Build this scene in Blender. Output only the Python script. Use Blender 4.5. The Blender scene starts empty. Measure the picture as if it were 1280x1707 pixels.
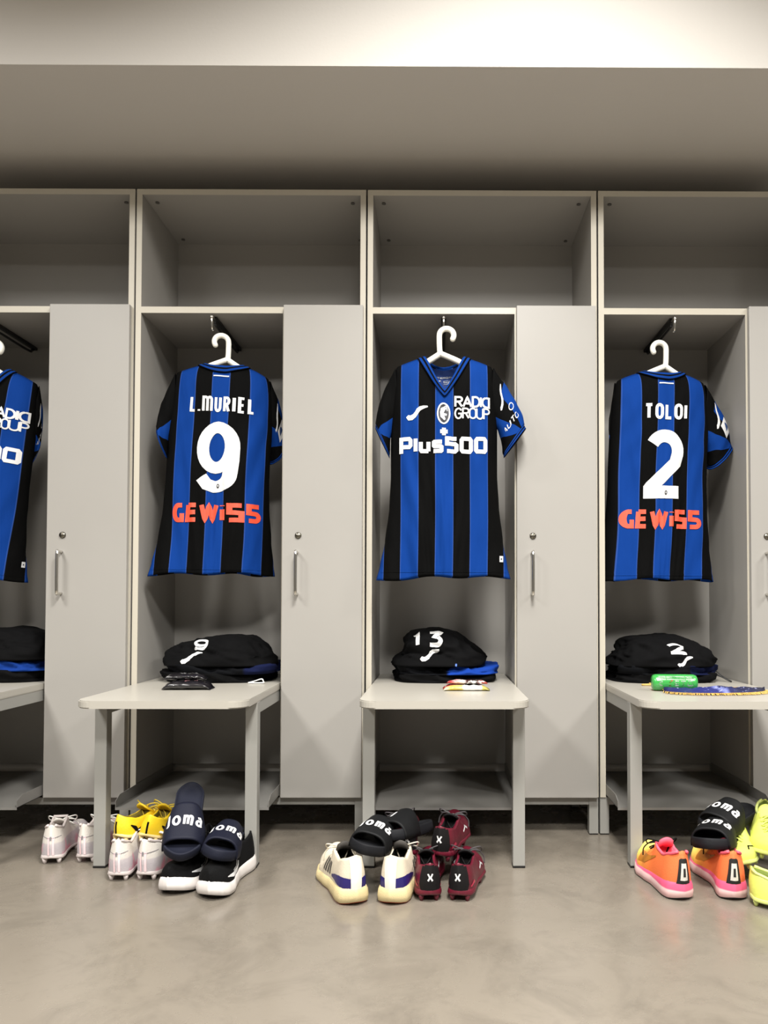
import bpy, bmesh, math, random
from mathutils import Vector, Matrix, Euler, noise
from mathutils.bvhtree import BVHTree

C = bpy.context.scene.collection
R = math.radians
PI = math.pi

# ------------------------------------------------------------------ camera
D = 2.572            # distance from the lens to the front plane of the lockers
H = 0.79             # lens height
F = 1250.0           # focal length in pixels of the 1280x1707 frame
X0, Y0 = 734.0, 974.0
PITCH, YAW, ROLL = 0.0248, 0.005, 0.0015
cd = bpy.data.cameras.new('camera'); cam = bpy.data.objects.new('camera', cd); C.objects.link(cam)
cd.sensor_fit = 'VERTICAL'; cd.sensor_height = 36.0; cd.lens = 36.0 * F / 1707.0
cd.shift_x = -(X0 - 640.0) / 1707.0; cd.shift_y = (Y0 - 853.5) / 1707.0
cd.clip_start = 0.05
CM = Matrix.Translation((0, -D, H)) @ Matrix.Rotation(-YAW, 4, 'Z') @ Matrix.Rotation(PI/2 + PITCH, 4, 'X') @ Matrix.Rotation(ROLL, 4, 'Z')
cam.matrix_world = CM
bpy.context.scene.camera = cam

def P(px, py, y):
    """world point on the depth plane y seen at a place of the photograph"""
    d = CM.to_3x3() @ Vector(((px - X0) / F, -(py - Y0) / F, -1.0))
    o = CM.translation
    return o + d * ((y - o.y) / d.y)
def G(px, py, z=0.0):
    """world point at height z"""
    d = CM.to_3x3() @ Vector(((px - X0) / F, -(py - Y0) / F, -1.0))
    o = CM.translation
    return o + d * ((z - o.z) / d.z)

# ------------------------------------------------------------------ light
sc = bpy.context.scene
sc.view_settings.view_transform = 'Standard'; sc.view_settings.look = 'None'
sc.view_settings.exposure = 0.1; sc.view_settings.gamma = 1.0
sc.view_settings.use_curve_mapping = False
w = bpy.data.worlds.new('world'); sc.world = w; w.use_nodes = True
w.node_tree.nodes['Background'].inputs[0].default_value = (1, .97, .92, 1)
w.node_tree.nodes['Background'].inputs[1].default_value = 0.01
def area(name, loc, sx, sy, power, col=(1, .975, .93), spread=180):
    l = bpy.data.lights.new(name, 'AREA'); l.shape = 'RECTANGLE'; l.size = sx; l.size_y = sy
    l.energy = power; l.color = col; l.spread = R(spread)
    o = bpy.data.objects.new(name, l); o.location = loc; C.objects.link(o); return o
CEIL = 3.06
for i, x in enumerate((-2.3, .25, 2.8)):
    area('ceiling_lamp', (x, -1.75, CEIL - .03), .6, .5, (66, 112, 64)[i], spread=150)
    area('ceiling_lamp', (x, -3.6, CEIL - .03), .6, .6, (104, 130, 98)[i], spread=158)
area('ceiling_lamp', (.35, -.95, CEIL - .03), .5, .2, 7)

# ------------------------------------------------------------------ materials
def srgb(r, g, b):
    f = lambda c: c / 12.92 if c <= .04045 else ((c + .055) / 1.055) ** 2.4
    return (f(r/255), f(g/255), f(b/255), 1)
MATS = {}
def mat(name, col, rough=.6, metal=0, nscale=0, namt=0, bump=0, bscale=200, sheen=0, spec=.5, coat=0):
    if name in MATS: return MATS[name]
    m = bpy.data.materials.new(name); m.use_nodes = True; nt = m.node_tree
    b = nt.nodes['Principled BSDF']; b.inputs['Roughness'].default_value = rough
    b.inputs['Metallic'].default_value = metal; b.inputs['Base Color'].default_value = srgb(*col)
    b.inputs['Specular IOR Level'].default_value = spec
    if sheen: b.inputs['Sheen Weight'].default_value = sheen
    if coat: b.inputs['Coat Weight'].default_value = coat; b.inputs['Coat Roughness'].default_value = .15
    tc = nt.nodes.new('ShaderNodeTexCoord')
    if namt:
        n = nt.nodes.new('ShaderNodeTexNoise'); n.inputs['Scale'].default_value = nscale; n.inputs['Detail'].default_value = 5
        nt.links.new(tc.outputs['Object'], n.inputs['Vector'])
        mr = nt.nodes.new('ShaderNodeMapRange'); mr.inputs[1].default_value = .3; mr.inputs[2].default_value = .7
        mr.inputs[3].default_value = 1 - namt; mr.inputs[4].default_value = 1 + namt
        nt.links.new(n.outputs[0], mr.inputs[0])
        mx = nt.nodes.new('ShaderNodeVectorMath'); mx.operation = 'SCALE'; mx.inputs[0].default_value = srgb(*col)[:3]
        nt.links.new(mr.outputs[0], mx.inputs['Scale']); nt.links.new(mx.outputs[0], b.inputs['Base Color'])
    if bump:
        n2 = nt.nodes.new('ShaderNodeTexNoise'); n2.inputs['Scale'].default_value = bscale; n2.inputs['Detail'].default_value = 3
        nt.links.new(tc.outputs['Object'], n2.inputs['Vector'])
        bp = nt.nodes.new('ShaderNodeBump'); bp.inputs['Strength'].default_value = bump; bp.inputs['Distance'].default_value = .002
        nt.links.new(n2.outputs[0], bp.inputs['Height']); nt.links.new(bp.outputs[0], b.inputs['Normal'])
    MATS[name] = m; return m
def ramp_mat(name, axis, stops, rough=.6, bump=0, bscale=300, blotch=None, spec=.4):
    """colour that runs along an axis of the thing itself; stops = [(pos in m, colour)]"""
    if name in MATS: return MATS[name]
    m = bpy.data.materials.new(name); m.use_nodes = True; nt = m.node_tree; b = nt.nodes['Principled BSDF']
    b.inputs['Roughness'].default_value = rough; b.inputs['Specular IOR Level'].default_value = spec
    tc = nt.nodes.new('ShaderNodeTexCoord'); sp = nt.nodes.new('ShaderNodeSeparateXYZ'); nt.links.new(tc.outputs['Object'], sp.inputs[0])
    lo, hi = stops[0][0], stops[-1][0]
    mr = nt.nodes.new('ShaderNodeMapRange'); mr.inputs[1].default_value = lo; mr.inputs[2].default_value = hi
    nt.links.new(sp.outputs['XYZ'.index(axis)], mr.inputs[0])
    cr = nt.nodes.new('ShaderNodeValToRGB'); nt.links.new(mr.outputs[0], cr.inputs[0])
    els = cr.color_ramp.elements
    while len(els) < len(stops): els.new(.5)
    for e, (p, c) in zip(els, stops): e.position = (p - lo) / (hi - lo); e.color = srgb(*c)
    out = cr.outputs[0]
    if blotch:
        n = nt.nodes.new('ShaderNodeTexNoise'); n.inputs['Scale'].default_value = blotch[1]; nt.links.new(tc.outputs['Object'], n.inputs['Vector'])
        m2 = nt.nodes.new('ShaderNodeMapRange'); m2.inputs[1].default_value = blotch[2]; m2.inputs[2].default_value = blotch[2] + .12
        nt.links.new(n.outputs[0], m2.inputs[0])
        mx = nt.nodes.new('ShaderNodeMix'); mx.data_type = 'RGBA'; nt.links.new(m2.outputs[0], mx.inputs[0])
        nt.links.new(out, mx.inputs[6]); mx.inputs[7].default_value = srgb(*blotch[0]); out = mx.outputs[2]
    nt.links.new(out, b.inputs['Base Color'])
    if bump:
        n2 = nt.nodes.new('ShaderNodeTexNoise'); n2.inputs['Scale'].default_value = bscale
        nt.links.new(tc.outputs['Object'], n2.inputs['Vector'])
        bp = nt.nodes.new('ShaderNodeBump'); bp.inputs['Strength'].default_value = bump; bp.inputs['Distance'].default_value = .002
        nt.links.new(n2.outputs[0], bp.inputs['Height']); nt.links.new(bp.outputs[0], b.inputs['Normal'])
    MATS[name] = m; return m

LAM = mat('grey_laminate', (150, 147, 142), .42, nscale=3, namt=.02)
EDGE = mat('cream_edging', (180, 174, 160), .4)
BENCH = mat('bench_laminate', (164, 160, 151), .33, nscale=4, namt=.02)
STEEL = mat('grey_painted_steel', (144, 143, 138), .45, .1)
TRAYM = mat('tray_steel', (132, 130, 126), .5, .3)
CHROME = mat('chrome', (215, 212, 205), .18, 1)
BLACKM = mat('black_metal', (16, 16, 16), .4)
CAPM = mat('grey_plastic_cap', (84, 82, 78), .5)
WPLA = mat('white_plastic', (240, 238, 228), .35)
PRW = mat('white_print', (206, 206, 206), .5, nscale=60, namt=.03, bump=.3, bscale=60)
PRO = mat('orange_print', (214, 76, 50), .5, nscale=60, namt=.06)
PRK = mat('dark_print', (28, 28, 34), .5)
PRG = mat('grey_print', (190, 194, 200), .5)

# ------------------------------------------------------------------ helpers
def link(name, me, m, parent=None, smooth=False):
    o = bpy.data.objects.new(name, me); C.objects.link(o)
    if m is not None:
        for k in (m if isinstance(m, (list, tuple)) else [m]): me.materials.append(k)
    if smooth:
        me.polygons.foreach_set('use_smooth', [True] * len(me.polygons))
    if parent: o.parent = parent
    return o
def obj(name, bm, m, parent=None, smooth=False, recalc=True):
    if recalc: bmesh.ops.recalc_face_normals(bm, faces=bm.faces)
    me = bpy.data.meshes.new(name); bm.to_mesh(me); bm.free()
    return link(name, me, m, parent, smooth)
def tag(o, label=None, cat=None, group=None, kind=None):
    if label: o['label'] = label
    if cat: o['category'] = cat
    if group: o['group'] = group
    if kind: o['kind'] = kind
    return o
def empty(name, loc, rot=(0, 0, 0), label=None, cat=None, group=None):
    o = bpy.data.objects.new(name, None); C.objects.link(o); o.empty_display_size = .05
    o.location = loc; o.rotation_euler = rot
    return tag(o, label, cat, group)
def box(bm, x0, x1, y0, y1, z0, z1, bev=0):
    r = bmesh.ops.create_cube(bm, size=1)
    for v in r['verts']:
        v.co = Vector(((x0 + x1)/2 + v.co.x*(x1 - x0), (y0 + y1)/2 + v.co.y*(y1 - y0), (z0 + z1)/2 + v.co.z*(z1 - z0)))
    if bev:
        es = list({e for v in r['verts'] for e in v.link_edges})
        bmesh.ops.bevel(bm, geom=es, offset=bev, segments=2, affect='EDGES', profile=.5)
def boxo(name, x0, x1, y0, y1, z0, z1, m, parent=None, bev=.0012):
    bm = bmesh.new(); box(bm, x0, x1, y0, y1, z0, z1, bev); return obj(name, bm, m, parent)
def tube(bm, pts, r, n=8, closed=False, flat=None):
    pts = [Vector(p) for p in pts]; N = len(pts); rings = []
    up = None
    for i, p in enumerate(pts):
        a = pts[(i - 1) % N] if (closed or i > 0) else p
        b = pts[(i + 1) % N] if (closed or i < N - 1) else p
        t = (b - a).normalized()
        if up is None: up = Vector((0, 0, 1)) if abs(t.z) < .9 else Vector((1, 0, 0))
        s = t.cross(up).normalized(); up = s.cross(t).normalized()
        rr = r[i] if isinstance(r, (list, tuple)) else r
        fx, fy = (flat if flat else (1, 1))
        rings.append([bm.verts.new(p + s*math.cos(2*PI*k/n)*rr*fx + up*math.sin(2*PI*k/n)*rr*fy) for k in range(n)])
    M = N if closed else N - 1
    for i in range(M):
        A, B = rings[i], rings[(i+1) % N]
        for k in range(n):
            bm.faces.new((A[k], A[(k+1) % n], B[(k+1) % n], B[k]))
    if not closed:
        bm.faces.new(rings[0][::-1]); bm.faces.new(rings[-1])
def smooth_path(pts, n=6, closed=False):
    pts = [Vector(p) for p in pts]; out = []; N = len(pts)
    for i in range(N if closed else N - 1):
        p0 = pts[(i-1) % N] if (closed or i > 0) else pts[i]
        p1, p2 = pts[i], pts[(i+1) % N]
        p3 = pts[(i+2) % N] if (closed or i < N - 2) else p2
        for k in range(n):
            t = k / n
            out.append(.5*((2*p1) + (p2-p0)*t + (2*p0-5*p1+4*p2-p3)*t*t + (3*p1-p0-3*p2+p3)*t**3))
    if not closed: out.append(pts[-1])
    return out
def grid(bm, rows, closed_u=False, uv=None):
    """rows: list of lists of points; returns vert grid"""
    V = [[bm.verts.new(p) for p in r] for r in rows]
    lay = bm.loops.layers.uv.verify() if uv else None
    n = len(rows[0])
    for i in range(len(rows) - 1):
        for j in range(n if closed_u else n - 1):
            j2 = (j + 1) % n
            vs = (V[i][j], V[i][j2], V[i+1][j2], V[i+1][j])
            try: f = bm.faces.new(vs)
            except ValueError: continue
            if uv:
                for l, (a, b) in zip(f.loops, ((i, j), (i, j+1 if closed_u else j2), (i+1, j+1 if closed_u else j2), (i+1, j))):
                    l[lay].uv = uv[a][b]
    return V
def interp(x, tab):
    if x <= tab[0][0]: return tab[0][1]
    for (a, va), (b, vb) in zip(tab, tab[1:]):
        if x <= b:
            t = (x - a) / (b - a); t = t*t*(3-2*t)*.6 + t*.4
            return va + (vb - va)*t
    return tab[-1][1]
def sgn(x): return -1 if x < 0 else 1

# ------------------------------------------------------------------ lettering drawn with strokes
def arc(cx, cy, rx, ry, a0, a1, n=12):
    return [(cx + rx*math.cos(R(a0 + (a1-a0)*i/n)), cy + ry*math.sin(R(a0 + (a1-a0)*i/n))) for i in range(n+1)]
GL = {
 'L': (.5, [[(0,1),(0,0),(1,0)]]), 'I': (.01, [[(0,1),(0,0)]]), 'T': (.62, [[(0,1),(1,1)],[(.5,1),(.5,0)]]),
 '.': (.01, [[(0,-.01),(0,.10)]]), ' ': (.25, []), 'i': (.01, [[(0,.72),(0,0)],[(0,1),(0,.94)]]),
 'M': (1.15, [[(0,0),(0,1)]+arc(.25,.8,.25,.2,90,0)+[(.5,0)], [(.5,.8)]+arc(.75,.8,.25,.2,180,0)+[(1,0)]]),
 'U': (.62, [[(0,1)]+arc(.5,.3,.5,.3,180,360)+[(1,1)]]),
 'R': (.58, [[(0,0),(0,1),(.5,1)]+arc(.55,.76,.45,.24,90,-90)+[(.1,.52)], [(.5,.5),(1,0)]]),
 'E': (.5, [[(1,1),(0,1),(0,0),(1,0)],[(0,.5),(.85,.5)]]),
 'e': (.8, [[(.12,1),(1,1)],[(.1,1.0),(0,0),(1,0)],[(0,.5),(.95,.52)]]),
 'O': (.62, [arc(.5,.7,.5,.3,180,0)+arc(.5,.3,.5,.3,0,-180)+[(0,.7)]]),
 'A': (.7, [[(0,0),(.5,1),(1,0)],[(.22,.35),(.78,.35)]]),
 'D': (.6, [[(0,0),(0,1),(.4,1)]+arc(.4,.5,.6,.5,90,-90)+[(0,0)]]),
 'C': (.6, [arc(.6,.5,.6,.5,60,300)]),
 'c': (.6, [[(1,0),(1,1),(.6,1)]+arc(.6,.5,.6,.5,90,270)+[(1,0)]]),
 'G': (.7, [[(1,1),(.55,1)]+arc(.5,.5,.5,.5,90,270)+[(1,0),(1,.45)]]),
 'g': (.68, [arc(.5,.5,.5,.5,35,325)+[(.9,.48),(.45,.48)]]),
 'W': (1.35, [[(0,1),(.25,0),(.5,.95),(.75,0),(1,1)]]),
 'S': (.85, [[(1,1),(0,1),(0,.52),(1,.48),(1,0),(0,0)]]),
 's': (.55, [[(1,.72),(.12,.72),(.05,.68),(.05,.42),(.12,.38),(.88,.36),(.95,.32),(.95,.04),(.88,0),(0,0)]]),
 'Q': (.85, [[(1,1),(0,1),(0,.52),(.6,.5)]+arc(.6,.25,.4,.25,90,-90)+[(0,0)]]),
 'P': (.62, [[(0,-.12),(0,1),(.85,1),(1,.88),(1,.5),(.85,.38),(.1,.38)]]),
 'p': (.55, [[(0,0),(0,1),(.5,1)]+arc(.5,.75,.5,.25,90,-90)+[(.1,.5)]]),
 'l': (.01, [[(0,1),(0,0)]]), 'u': (.5, [[(0,.72),(0,.1),(.12,0),(1,0)],[(1,.72),(1,-.02)]]),
 '5': (.62, [[(1,1),(0,1),(0,.58),(.85,.58),(1,.48),(1,.1),(.85,0),(0,0)]]),
 '0': (.62, [[(.12,1),(.88,1),(1,.88),(1,.12),(.88,0),(.12,0),(0,.12),(0,.88),(.12,1)]]),
 '9': (.52, [arc(.5,.66,.5,.34,0,360,28), [(1,.66),(1,.45),(.97,.25)]+arc(.5,.22,.46,.22,0,-95,10)+[(.2,.04),(.0,.16)]]),
 '2': (.6, [arc(.47,.72,.47,.28,150,-10,16)+[(.86,.52),(.06,.10),(-.02,.04)], [(-.2,0),(1,0)]]),
 '1': (.3, [[(-.2,.82),(.5,1),(.5,0)]]),
 '3': (.6, [[(0,1),(1,1),(.42,.58),(.7,.55)]+arc(.6,.28,.4,.28,80,-90)+[(0,0)]]),
 'j': (.45, [[(.3,1),(1,1)],[(.7,1)]+[(.7,.3)]+arc(.35,.2,.35,.2,0,-120,8)]),
 'o': (.7, [arc(.5,.36,.5,.36,0,360,20)]),
 'm': (1.15, [[(0,.72),(.12,.72),(.12,0)],[(.12,.5)]+arc(.31,.52,.19,.2,150,0,8)+[(.5,0)],[(.5,.5)]+arc(.69,.52,.19,.2,150,0,8)+[(.88,0),(1,0)]]),
 'a': (.7, [arc(.4,.22,.4,.22,0,360,14), [(.1,.66),(.5,.74),(.78,.6),(.8,.1),(1,0)]]),
 'x': (.6, [[(0,1),(.4,.55),(.4,.45),(0,0)],[(1,1),(.6,.55),(.6,.45),(1,0)],[(.35,.5),(.65,.5)]]),
 '+': (1, [[(.5,1),(.5,0)],[(0,.5),(1,.5)]]),
}
def text_strokes(s, Hh, sw, W, gap=None, slant=0):
    """list of (polyline, width) with the text in a box W x Hh centred on 0,0"""
    gap = sw*.45 if gap is None else gap
    nat = sum(GL[c][0] for c in s)
    free = W - gap*(len(s)-1) - sw*len(s)
    k = free / nat; x = -W/2; out = []
    for c in s:
        gw = GL[c][0]*k
        for pl in GL[c][1]:
            q = [(x + sw/2 + a*gw, -Hh/2 + sw/2 + b*(Hh - sw)) for a, b in pl]
            out.append(([(a + slant*b, b) for a, b in q], sw))
        x += gw + sw + gap
    return out
JOMA = [(-.5,-.16),(-.40,-.25),(-.28,-.25),(-.14,-.16),(-.04,-.02),(.04,.12),(.15,.2),(.3,.24),(.5,.27)]
JOMAW = [.15,.24,.25,.21,.18,.19,.19,.15,.06]
def joma(sz, cx, cy):
    return [([(cx + a*sz, cy + b*sz) for a, b in JOMA], [q*sz for q in JOMAW])]
def shift(st, dx, dy): return [([(a + dx, b + dy) for a, b in p], wd) for p, wd in st]
def ribbon(bm, pl, wd, fn, step=.006, across=None):
    mw = max(wd) if isinstance(wd, (list, tuple)) else wd
    if across is None: across = max(1, min(14, int(mw/(step*.8) + .5)))
    pts = [Vector(p) for p in pl]; ws = list(wd) if isinstance(wd, (list, tuple)) else [wd]*len(pts)
    closed = (pts[0] - pts[-1]).length < 1e-5 and len(pts) > 3
    if closed: pts = pts[:-1]; ws = ws[:-1]
    P2, W2 = [], []
    N = len(pts)
    for i in range(N if closed else N - 1):
        a, b = pts[i], pts[(i+1) % N]; n = max(1, int((b-a).length/step))
        for k in range(n):
            P2.append(a.lerp(b, k/n)); W2.append(ws[i] + (ws[(i+1) % N]-ws[i])*k/n)
    if not closed: P2.append(pts[-1]); W2.append(ws[-1])
    N = len(P2); rows = []
    for i in range(N):
        a = P2[(i-1) % N] if (closed or i > 0) else None
        b = P2[(i+1) % N] if (closed or i < N-1) else None
        d1 = (P2[i]-a) if a is not None else (b-P2[i]); d2 = (b-P2[i]) if b is not None else d1
        d1 = d1.normalized() if d1.length else Vector((1,0)); d2 = d2.normalized() if d2.length else d1
        n1 = Vector((-d1.y, d1.x)); n2 = Vector((-d2.y, d2.x)); m = n1 + n2
        m = m.normalized() if m.length > 1e-4 else n1
        c = max(.62, m.dot(n1)); m = m / c
        rows.append([fn(*(P2[i] + m*W2[i]*(k/across - .5))) for k in range(across+1)])
    if closed: rows.append(rows[0])
    for A, B in zip(rows, rows[1:]):
        for k in range(across):
            q = (A[k], A[k+1], B[k+1], B[k])
            if any(v is None for v in q): continue
            if max((q[0]-q[2]).length, (q[1]-q[3]).length) > .06: continue
            bm.faces.new([bm.verts.new(v) for v in q])
def strokes(name, sts, fn, m, parent, step=.006):
    bm = bmesh.new()
    for pl, wd in sts: ribbon(bm, pl, wd, fn, step)
    return obj(name, bm, m, parent, smooth=False, recalc=False)
def caster(bvh, origin, ux, uy, d, eps=.0012):
    origin, ux, uy, d = Vector(origin), Vector(ux), Vector(uy), Vector(d).normalized()
    def fn(a, b):
        hit = bvh.ray_cast(origin + ux*a + uy*b, d)
        if hit[0] is None: return None
        n = hit[1]
        if n.dot(d) > 0: n = -n
        return hit[0] + n*eps
    return fn

# ------------------------------------------------------------------ the room
def struct(name, bm, m): return tag(obj(name, bm, m), kind='structure')
FLOORM = mat('resin_floor', (115, 108, 98), .3, nscale=1.6, namt=.05)
nt = FLOORM.node_tree; b = nt.nodes['Principled BSDF']
tc = [n for n in nt.nodes if n.type == 'TEX_COORD'][0]
def fn_noise(scale, detail, rough, lo, hi, a, bb, dist=0):
    n = nt.nodes.new('ShaderNodeTexNoise'); n.inputs['Scale'].default_value = scale; n.inputs['Detail'].default_value = detail
    n.inputs['Roughness'].default_value = rough; n.inputs['Distortion'].default_value = dist
    nt.links.new(tc.outputs['Object'], n.inputs['Vector'])
    r = nt.nodes.new('ShaderNodeMapRange'); r.inputs[1].default_value = lo; r.inputs[2].default_value = hi
    r.inputs[3].default_value = a; r.inputs[4].default_value = bb; nt.links.new(n.outputs[0], r.inputs[0]); return r.outputs[0]
old = b.inputs['Base Color'].links[0].from_socket
smudge = fn_noise(5, 8, .74, .46, .72, 1.03, .76, .7)
speck = fn_noise(26, 6, .8, .64, .72, 1.0, .74, .4)
mul = nt.nodes.new('ShaderNodeMath'); mul.operation = 'MULTIPLY'; nt.links.new(smudge, mul.inputs[0]); nt.links.new(speck, mul.inputs[1])
sca = nt.nodes.new('ShaderNodeVectorMath'); sca.operation = 'SCALE'; nt.links.new(old, sca.inputs[0]); nt.links.new(mul.outputs[0], sca.inputs['Scale'])
nt.links.new(sca.outputs[0], b.inputs['Base Color'])
nt.links.new(fn_noise(4, 6, .7, .35, .7, .17, .40), b.inputs['Roughness'])

WALLM = mat('white_plaster', (204, 200, 194), .8, bump=.15, bscale=90)
DEP = .37
YB = DEP + .03
bm = bmesh.new(); box(bm, -3.6, 3.9, -5.4, YB + .1, -.06, 0); struct('floor', bm, FLOORM)
BHZ = P(640, 255, 0).z
bm = bmesh.new(); box(bm, -3.6, 3.9, YB, YB + .1, 0, CEIL); struct('wall_back', bm, WALLM)
WALLD = mat('grey_plaster', (84, 82, 78), .8)
bm = bmesh.new(); box(bm, -3.7, -3.6, -5.4, YB + .1, 0, CEIL); struct('wall_left', bm, WALLD)
bm = bmesh.new(); box(bm, 3.9, 4.0, -5.4, YB + .1, 0, CEIL); struct('wall_right', bm, WALLD)
bm = bmesh.new(); box(bm, -3.7, 4.0, -5.5, -5.4, 0, CEIL); struct('wall_front', bm, WALLD)
bm = bmesh.new(); box(bm, -3.7, 4.0, -5.5, YB + .1, CEIL, CEIL + .1); struct('ceiling', bm, WALLM)
# boxed-in bulkhead above the lockers; front edge where the underside meets row 110 of the frame
lo, hi = -1.0, .3
for _ in range(40):
    mid = (lo + hi)/2
    if P(640, 110.5, mid).z > BHZ: hi = mid
    else: lo = mid
BHY = lo
bm = bmesh.new(); box(bm, -3.6, 3.9, BHY, YB, BHZ, CEIL, 0); struct('trim_1', bm, WALLM)

# ------------------------------------------------------------------ locker units
def zf(py, px=640, y=0.): return P(px, py, y).z
ZTOP, ZT2 = zf(317), zf(326)
ZS1, ZS0 = zf(512.5), zf(523)
ZDT, ZDB = zf(508.5, y=-.02), zf(1330, y=-.02)
ZC0 = zf(1329); ZR0 = zf(1342)
PT = .019
def locker(g, label, tray_w=True):
    root = empty('locker_unit', (g, 0, 0), label=label, cat='locker', group='grey open lockers along the wall')
    a, b_ = .003, .797
    def panel(name, x0, x1, y0, y1, z0, z1, lab=None, front=True):
        o = boxo(name, x0, x1, y0, y1, z0, z1, LAM, root)
        if front:
            e = boxo('edge_strip', x0, x1, y0 - .0012, y0 + .0006, z0, z1, EDGE, o, 0)
        return o
    panel('side_panel', a, a + PT, 0, DEP, ZC0, ZTOP); panel('side_panel', b_ - PT, b_, 0, DEP, ZC0, ZTOP)
    top = panel('top_board', a + PT, b_ - PT, 0, DEP, ZT2, ZTOP)
    panel('shelf', a + PT, b_ - PT, 0, DEP, ZS0, ZS1)
    panel('partition', .512, .530, 0, DEP, ZC0, ZS0)
    panel('bottom_board', .530, b_ - PT, 0, DEP, ZC0, ZC0 + .018, front=False)
    boxo('back_panel', a + PT, b_ - PT, DEP - .008, DEP, .165, ZT2, LAM, root, 0)
    for x, y in ((.055, .05), (.745, .05), (.055, DEP - .05), (.745, DEP - .05)):
        bm = bmesh.new(); bmesh.ops.create_cone(bm, cap_ends=True, segments=16, radius1=.0075, radius2=.0065, depth=.003, matrix=Matrix.Translation((x, y, ZT2 - .0015)))
        obj('screw_cap', bm, CAPM, root)
    # door
    d = boxo('door', .5175, .790, -.021, -.002, ZDB, ZDT, LAM, root, .0015)
    hx = .569
    hz0, hz1 = zf(990, y=-.03), zf(921, y=-.03)
    bm = bmesh.new()
    tube(bm, smooth_path([(hx, -.021, hz1), (hx, -.043, hz1), (hx, -.050, hz1 - .010), (hx, -.050, hz0 + .010), (hx, -.043, hz0), (hx, -.021, hz0)], 4), .0052, 10)
    tag(obj('handle', bm, CHROME, d, True), 'chrome bow handle')
    lz = zf(893, y=-.02)
    bm = bmesh.new()
    bmesh.ops.create_cone(bm, cap_ends=True, segments=24, radius1=.0115, radius2=.0095, depth=.005, matrix=Matrix.Translation((hx + .003, -.0235, lz)) @ Matrix.Rotation(PI/2, 4, 'X'))
    box(bm, hx + .0015, hx + .0045, -.0275, -.0255, lz - .006, lz + .006)
    tag(obj('lock', bm, mat('dark_nickel', (120, 116, 106), .3, 1), d, True), 'round nickel cam lock')
    # pull-out clothes rail under the shelf
    rx = .267
    bm = bmesh.new()
    box(bm, rx - .008, rx + .008, .03, DEP - .01, ZS0 - .012, ZS0 - .0005, .002)
    tube(bm, smooth_path([(rx, DEP - .02, ZS0 - .01), (rx, DEP - .04, ZS0 - .02), (rx, DEP - .07, ZS0 - .028), (rx, .06, ZS0 - .028), (rx, .035, ZS0 - .022), (rx, .035, ZS0 - .012)], 5), .0045, 10)
    rl = tag(obj('clothes_rail', bm, BLACKM, root, False), 'black pull-out rail')
    bm = bmesh.new()
    tube(bm, smooth_path([(rx, .03, ZS0 - .012), (rx, .008, ZS0 - .012), (rx, -.004, ZS0 - .022), (rx, 0, ZS0 - .05), (rx, .008, ZS0 - .056)], 5), .0042, 10)
    bmesh.ops.create_uvsphere(bm, u_segments=12, v_segments=8, radius=.007, matrix=Matrix.Translation((rx, -.004, ZS0 - .016)))
    tag(obj('rail_end_hook', bm, CHROME, rl, True), 'chrome end hook')
    # steel base frame
    bm = bmesh.new()
    lw = .031
    for x0 in (a, b_ - lw):
        box(bm, x0, x0 + lw, .003, .003 + lw, 0.004, ZC0, .001)
        box(bm, x0, x0 + lw, DEP - lw, DEP, 0.004, ZC0, .001)
        box(bm, x0 + .003, x0 + lw - .003, .03, DEP - .03, ZR0, ZC0, 0)
    box(bm, a + lw, b_ - lw, .005, .030, ZR0, ZC0 - .002, .001)
    box(bm, a + lw, b_ - lw, DEP - .03, DEP - .005, ZR0, ZC0 - .002, .001)
    bf = obj('base_frame', bm, STEEL, root)
    for x0 in (a, b_ - lw):
        for y0 in (.003, DEP - lw): tag(boxo('foot_cap', x0 + .002, x0 + lw - .002, y0 + .002, y0 + lw - .002, 0, .006, BLACKM, bf, 0), 'black rubber foot')
    # shoe tray with turned-up sides
    x0, x1, yf, z0 = a + PT + .001, .511, -.165, .136
    bm = bmesh.new(); t = .0015
    box(bm, x0, x1, yf, DEP - .02, z0, z0 + t)
    for x in (x0, x1 - t):
        prof = [(yf, z0), (yf, z0 + .022), (yf + .03, z0 + .036), (DEP - .02, z0 + .036), (DEP - .02, z0)]
        A = [bm.verts.new((x, p, q)) for p, q in prof]; B = [bm.verts.new((x + t, p, q)) for p, q in prof]
        bm.faces.new(A); bm.faces.new(B[::-1])
        for i in range(5): bm.faces.new((A[i], B[i], B[(i+1) % 5], A[(i+1) % 5]))
    box(bm, x0, x1, yf - .001, yf + .001, z0 - .006, z0 + .002)
    tag(obj('shoe_tray', bm, TRAYM, root), 'low steel shoe tray')
    return root
GX = [-1.844, -1.044, -.244, .556]
locker(GX[0], 'grey locker unit at the left edge of the picture, front-facing shirt cut off in it')
locker(GX[1], 'grey locker unit holding the shirt with number 9')
locker(GX[2], 'grey locker unit in the middle, holding the shirt whose V-neck faces outwards')
locker(GX[3], 'grey locker unit holding the shirt with number 2, cut off by the right edge')

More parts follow.
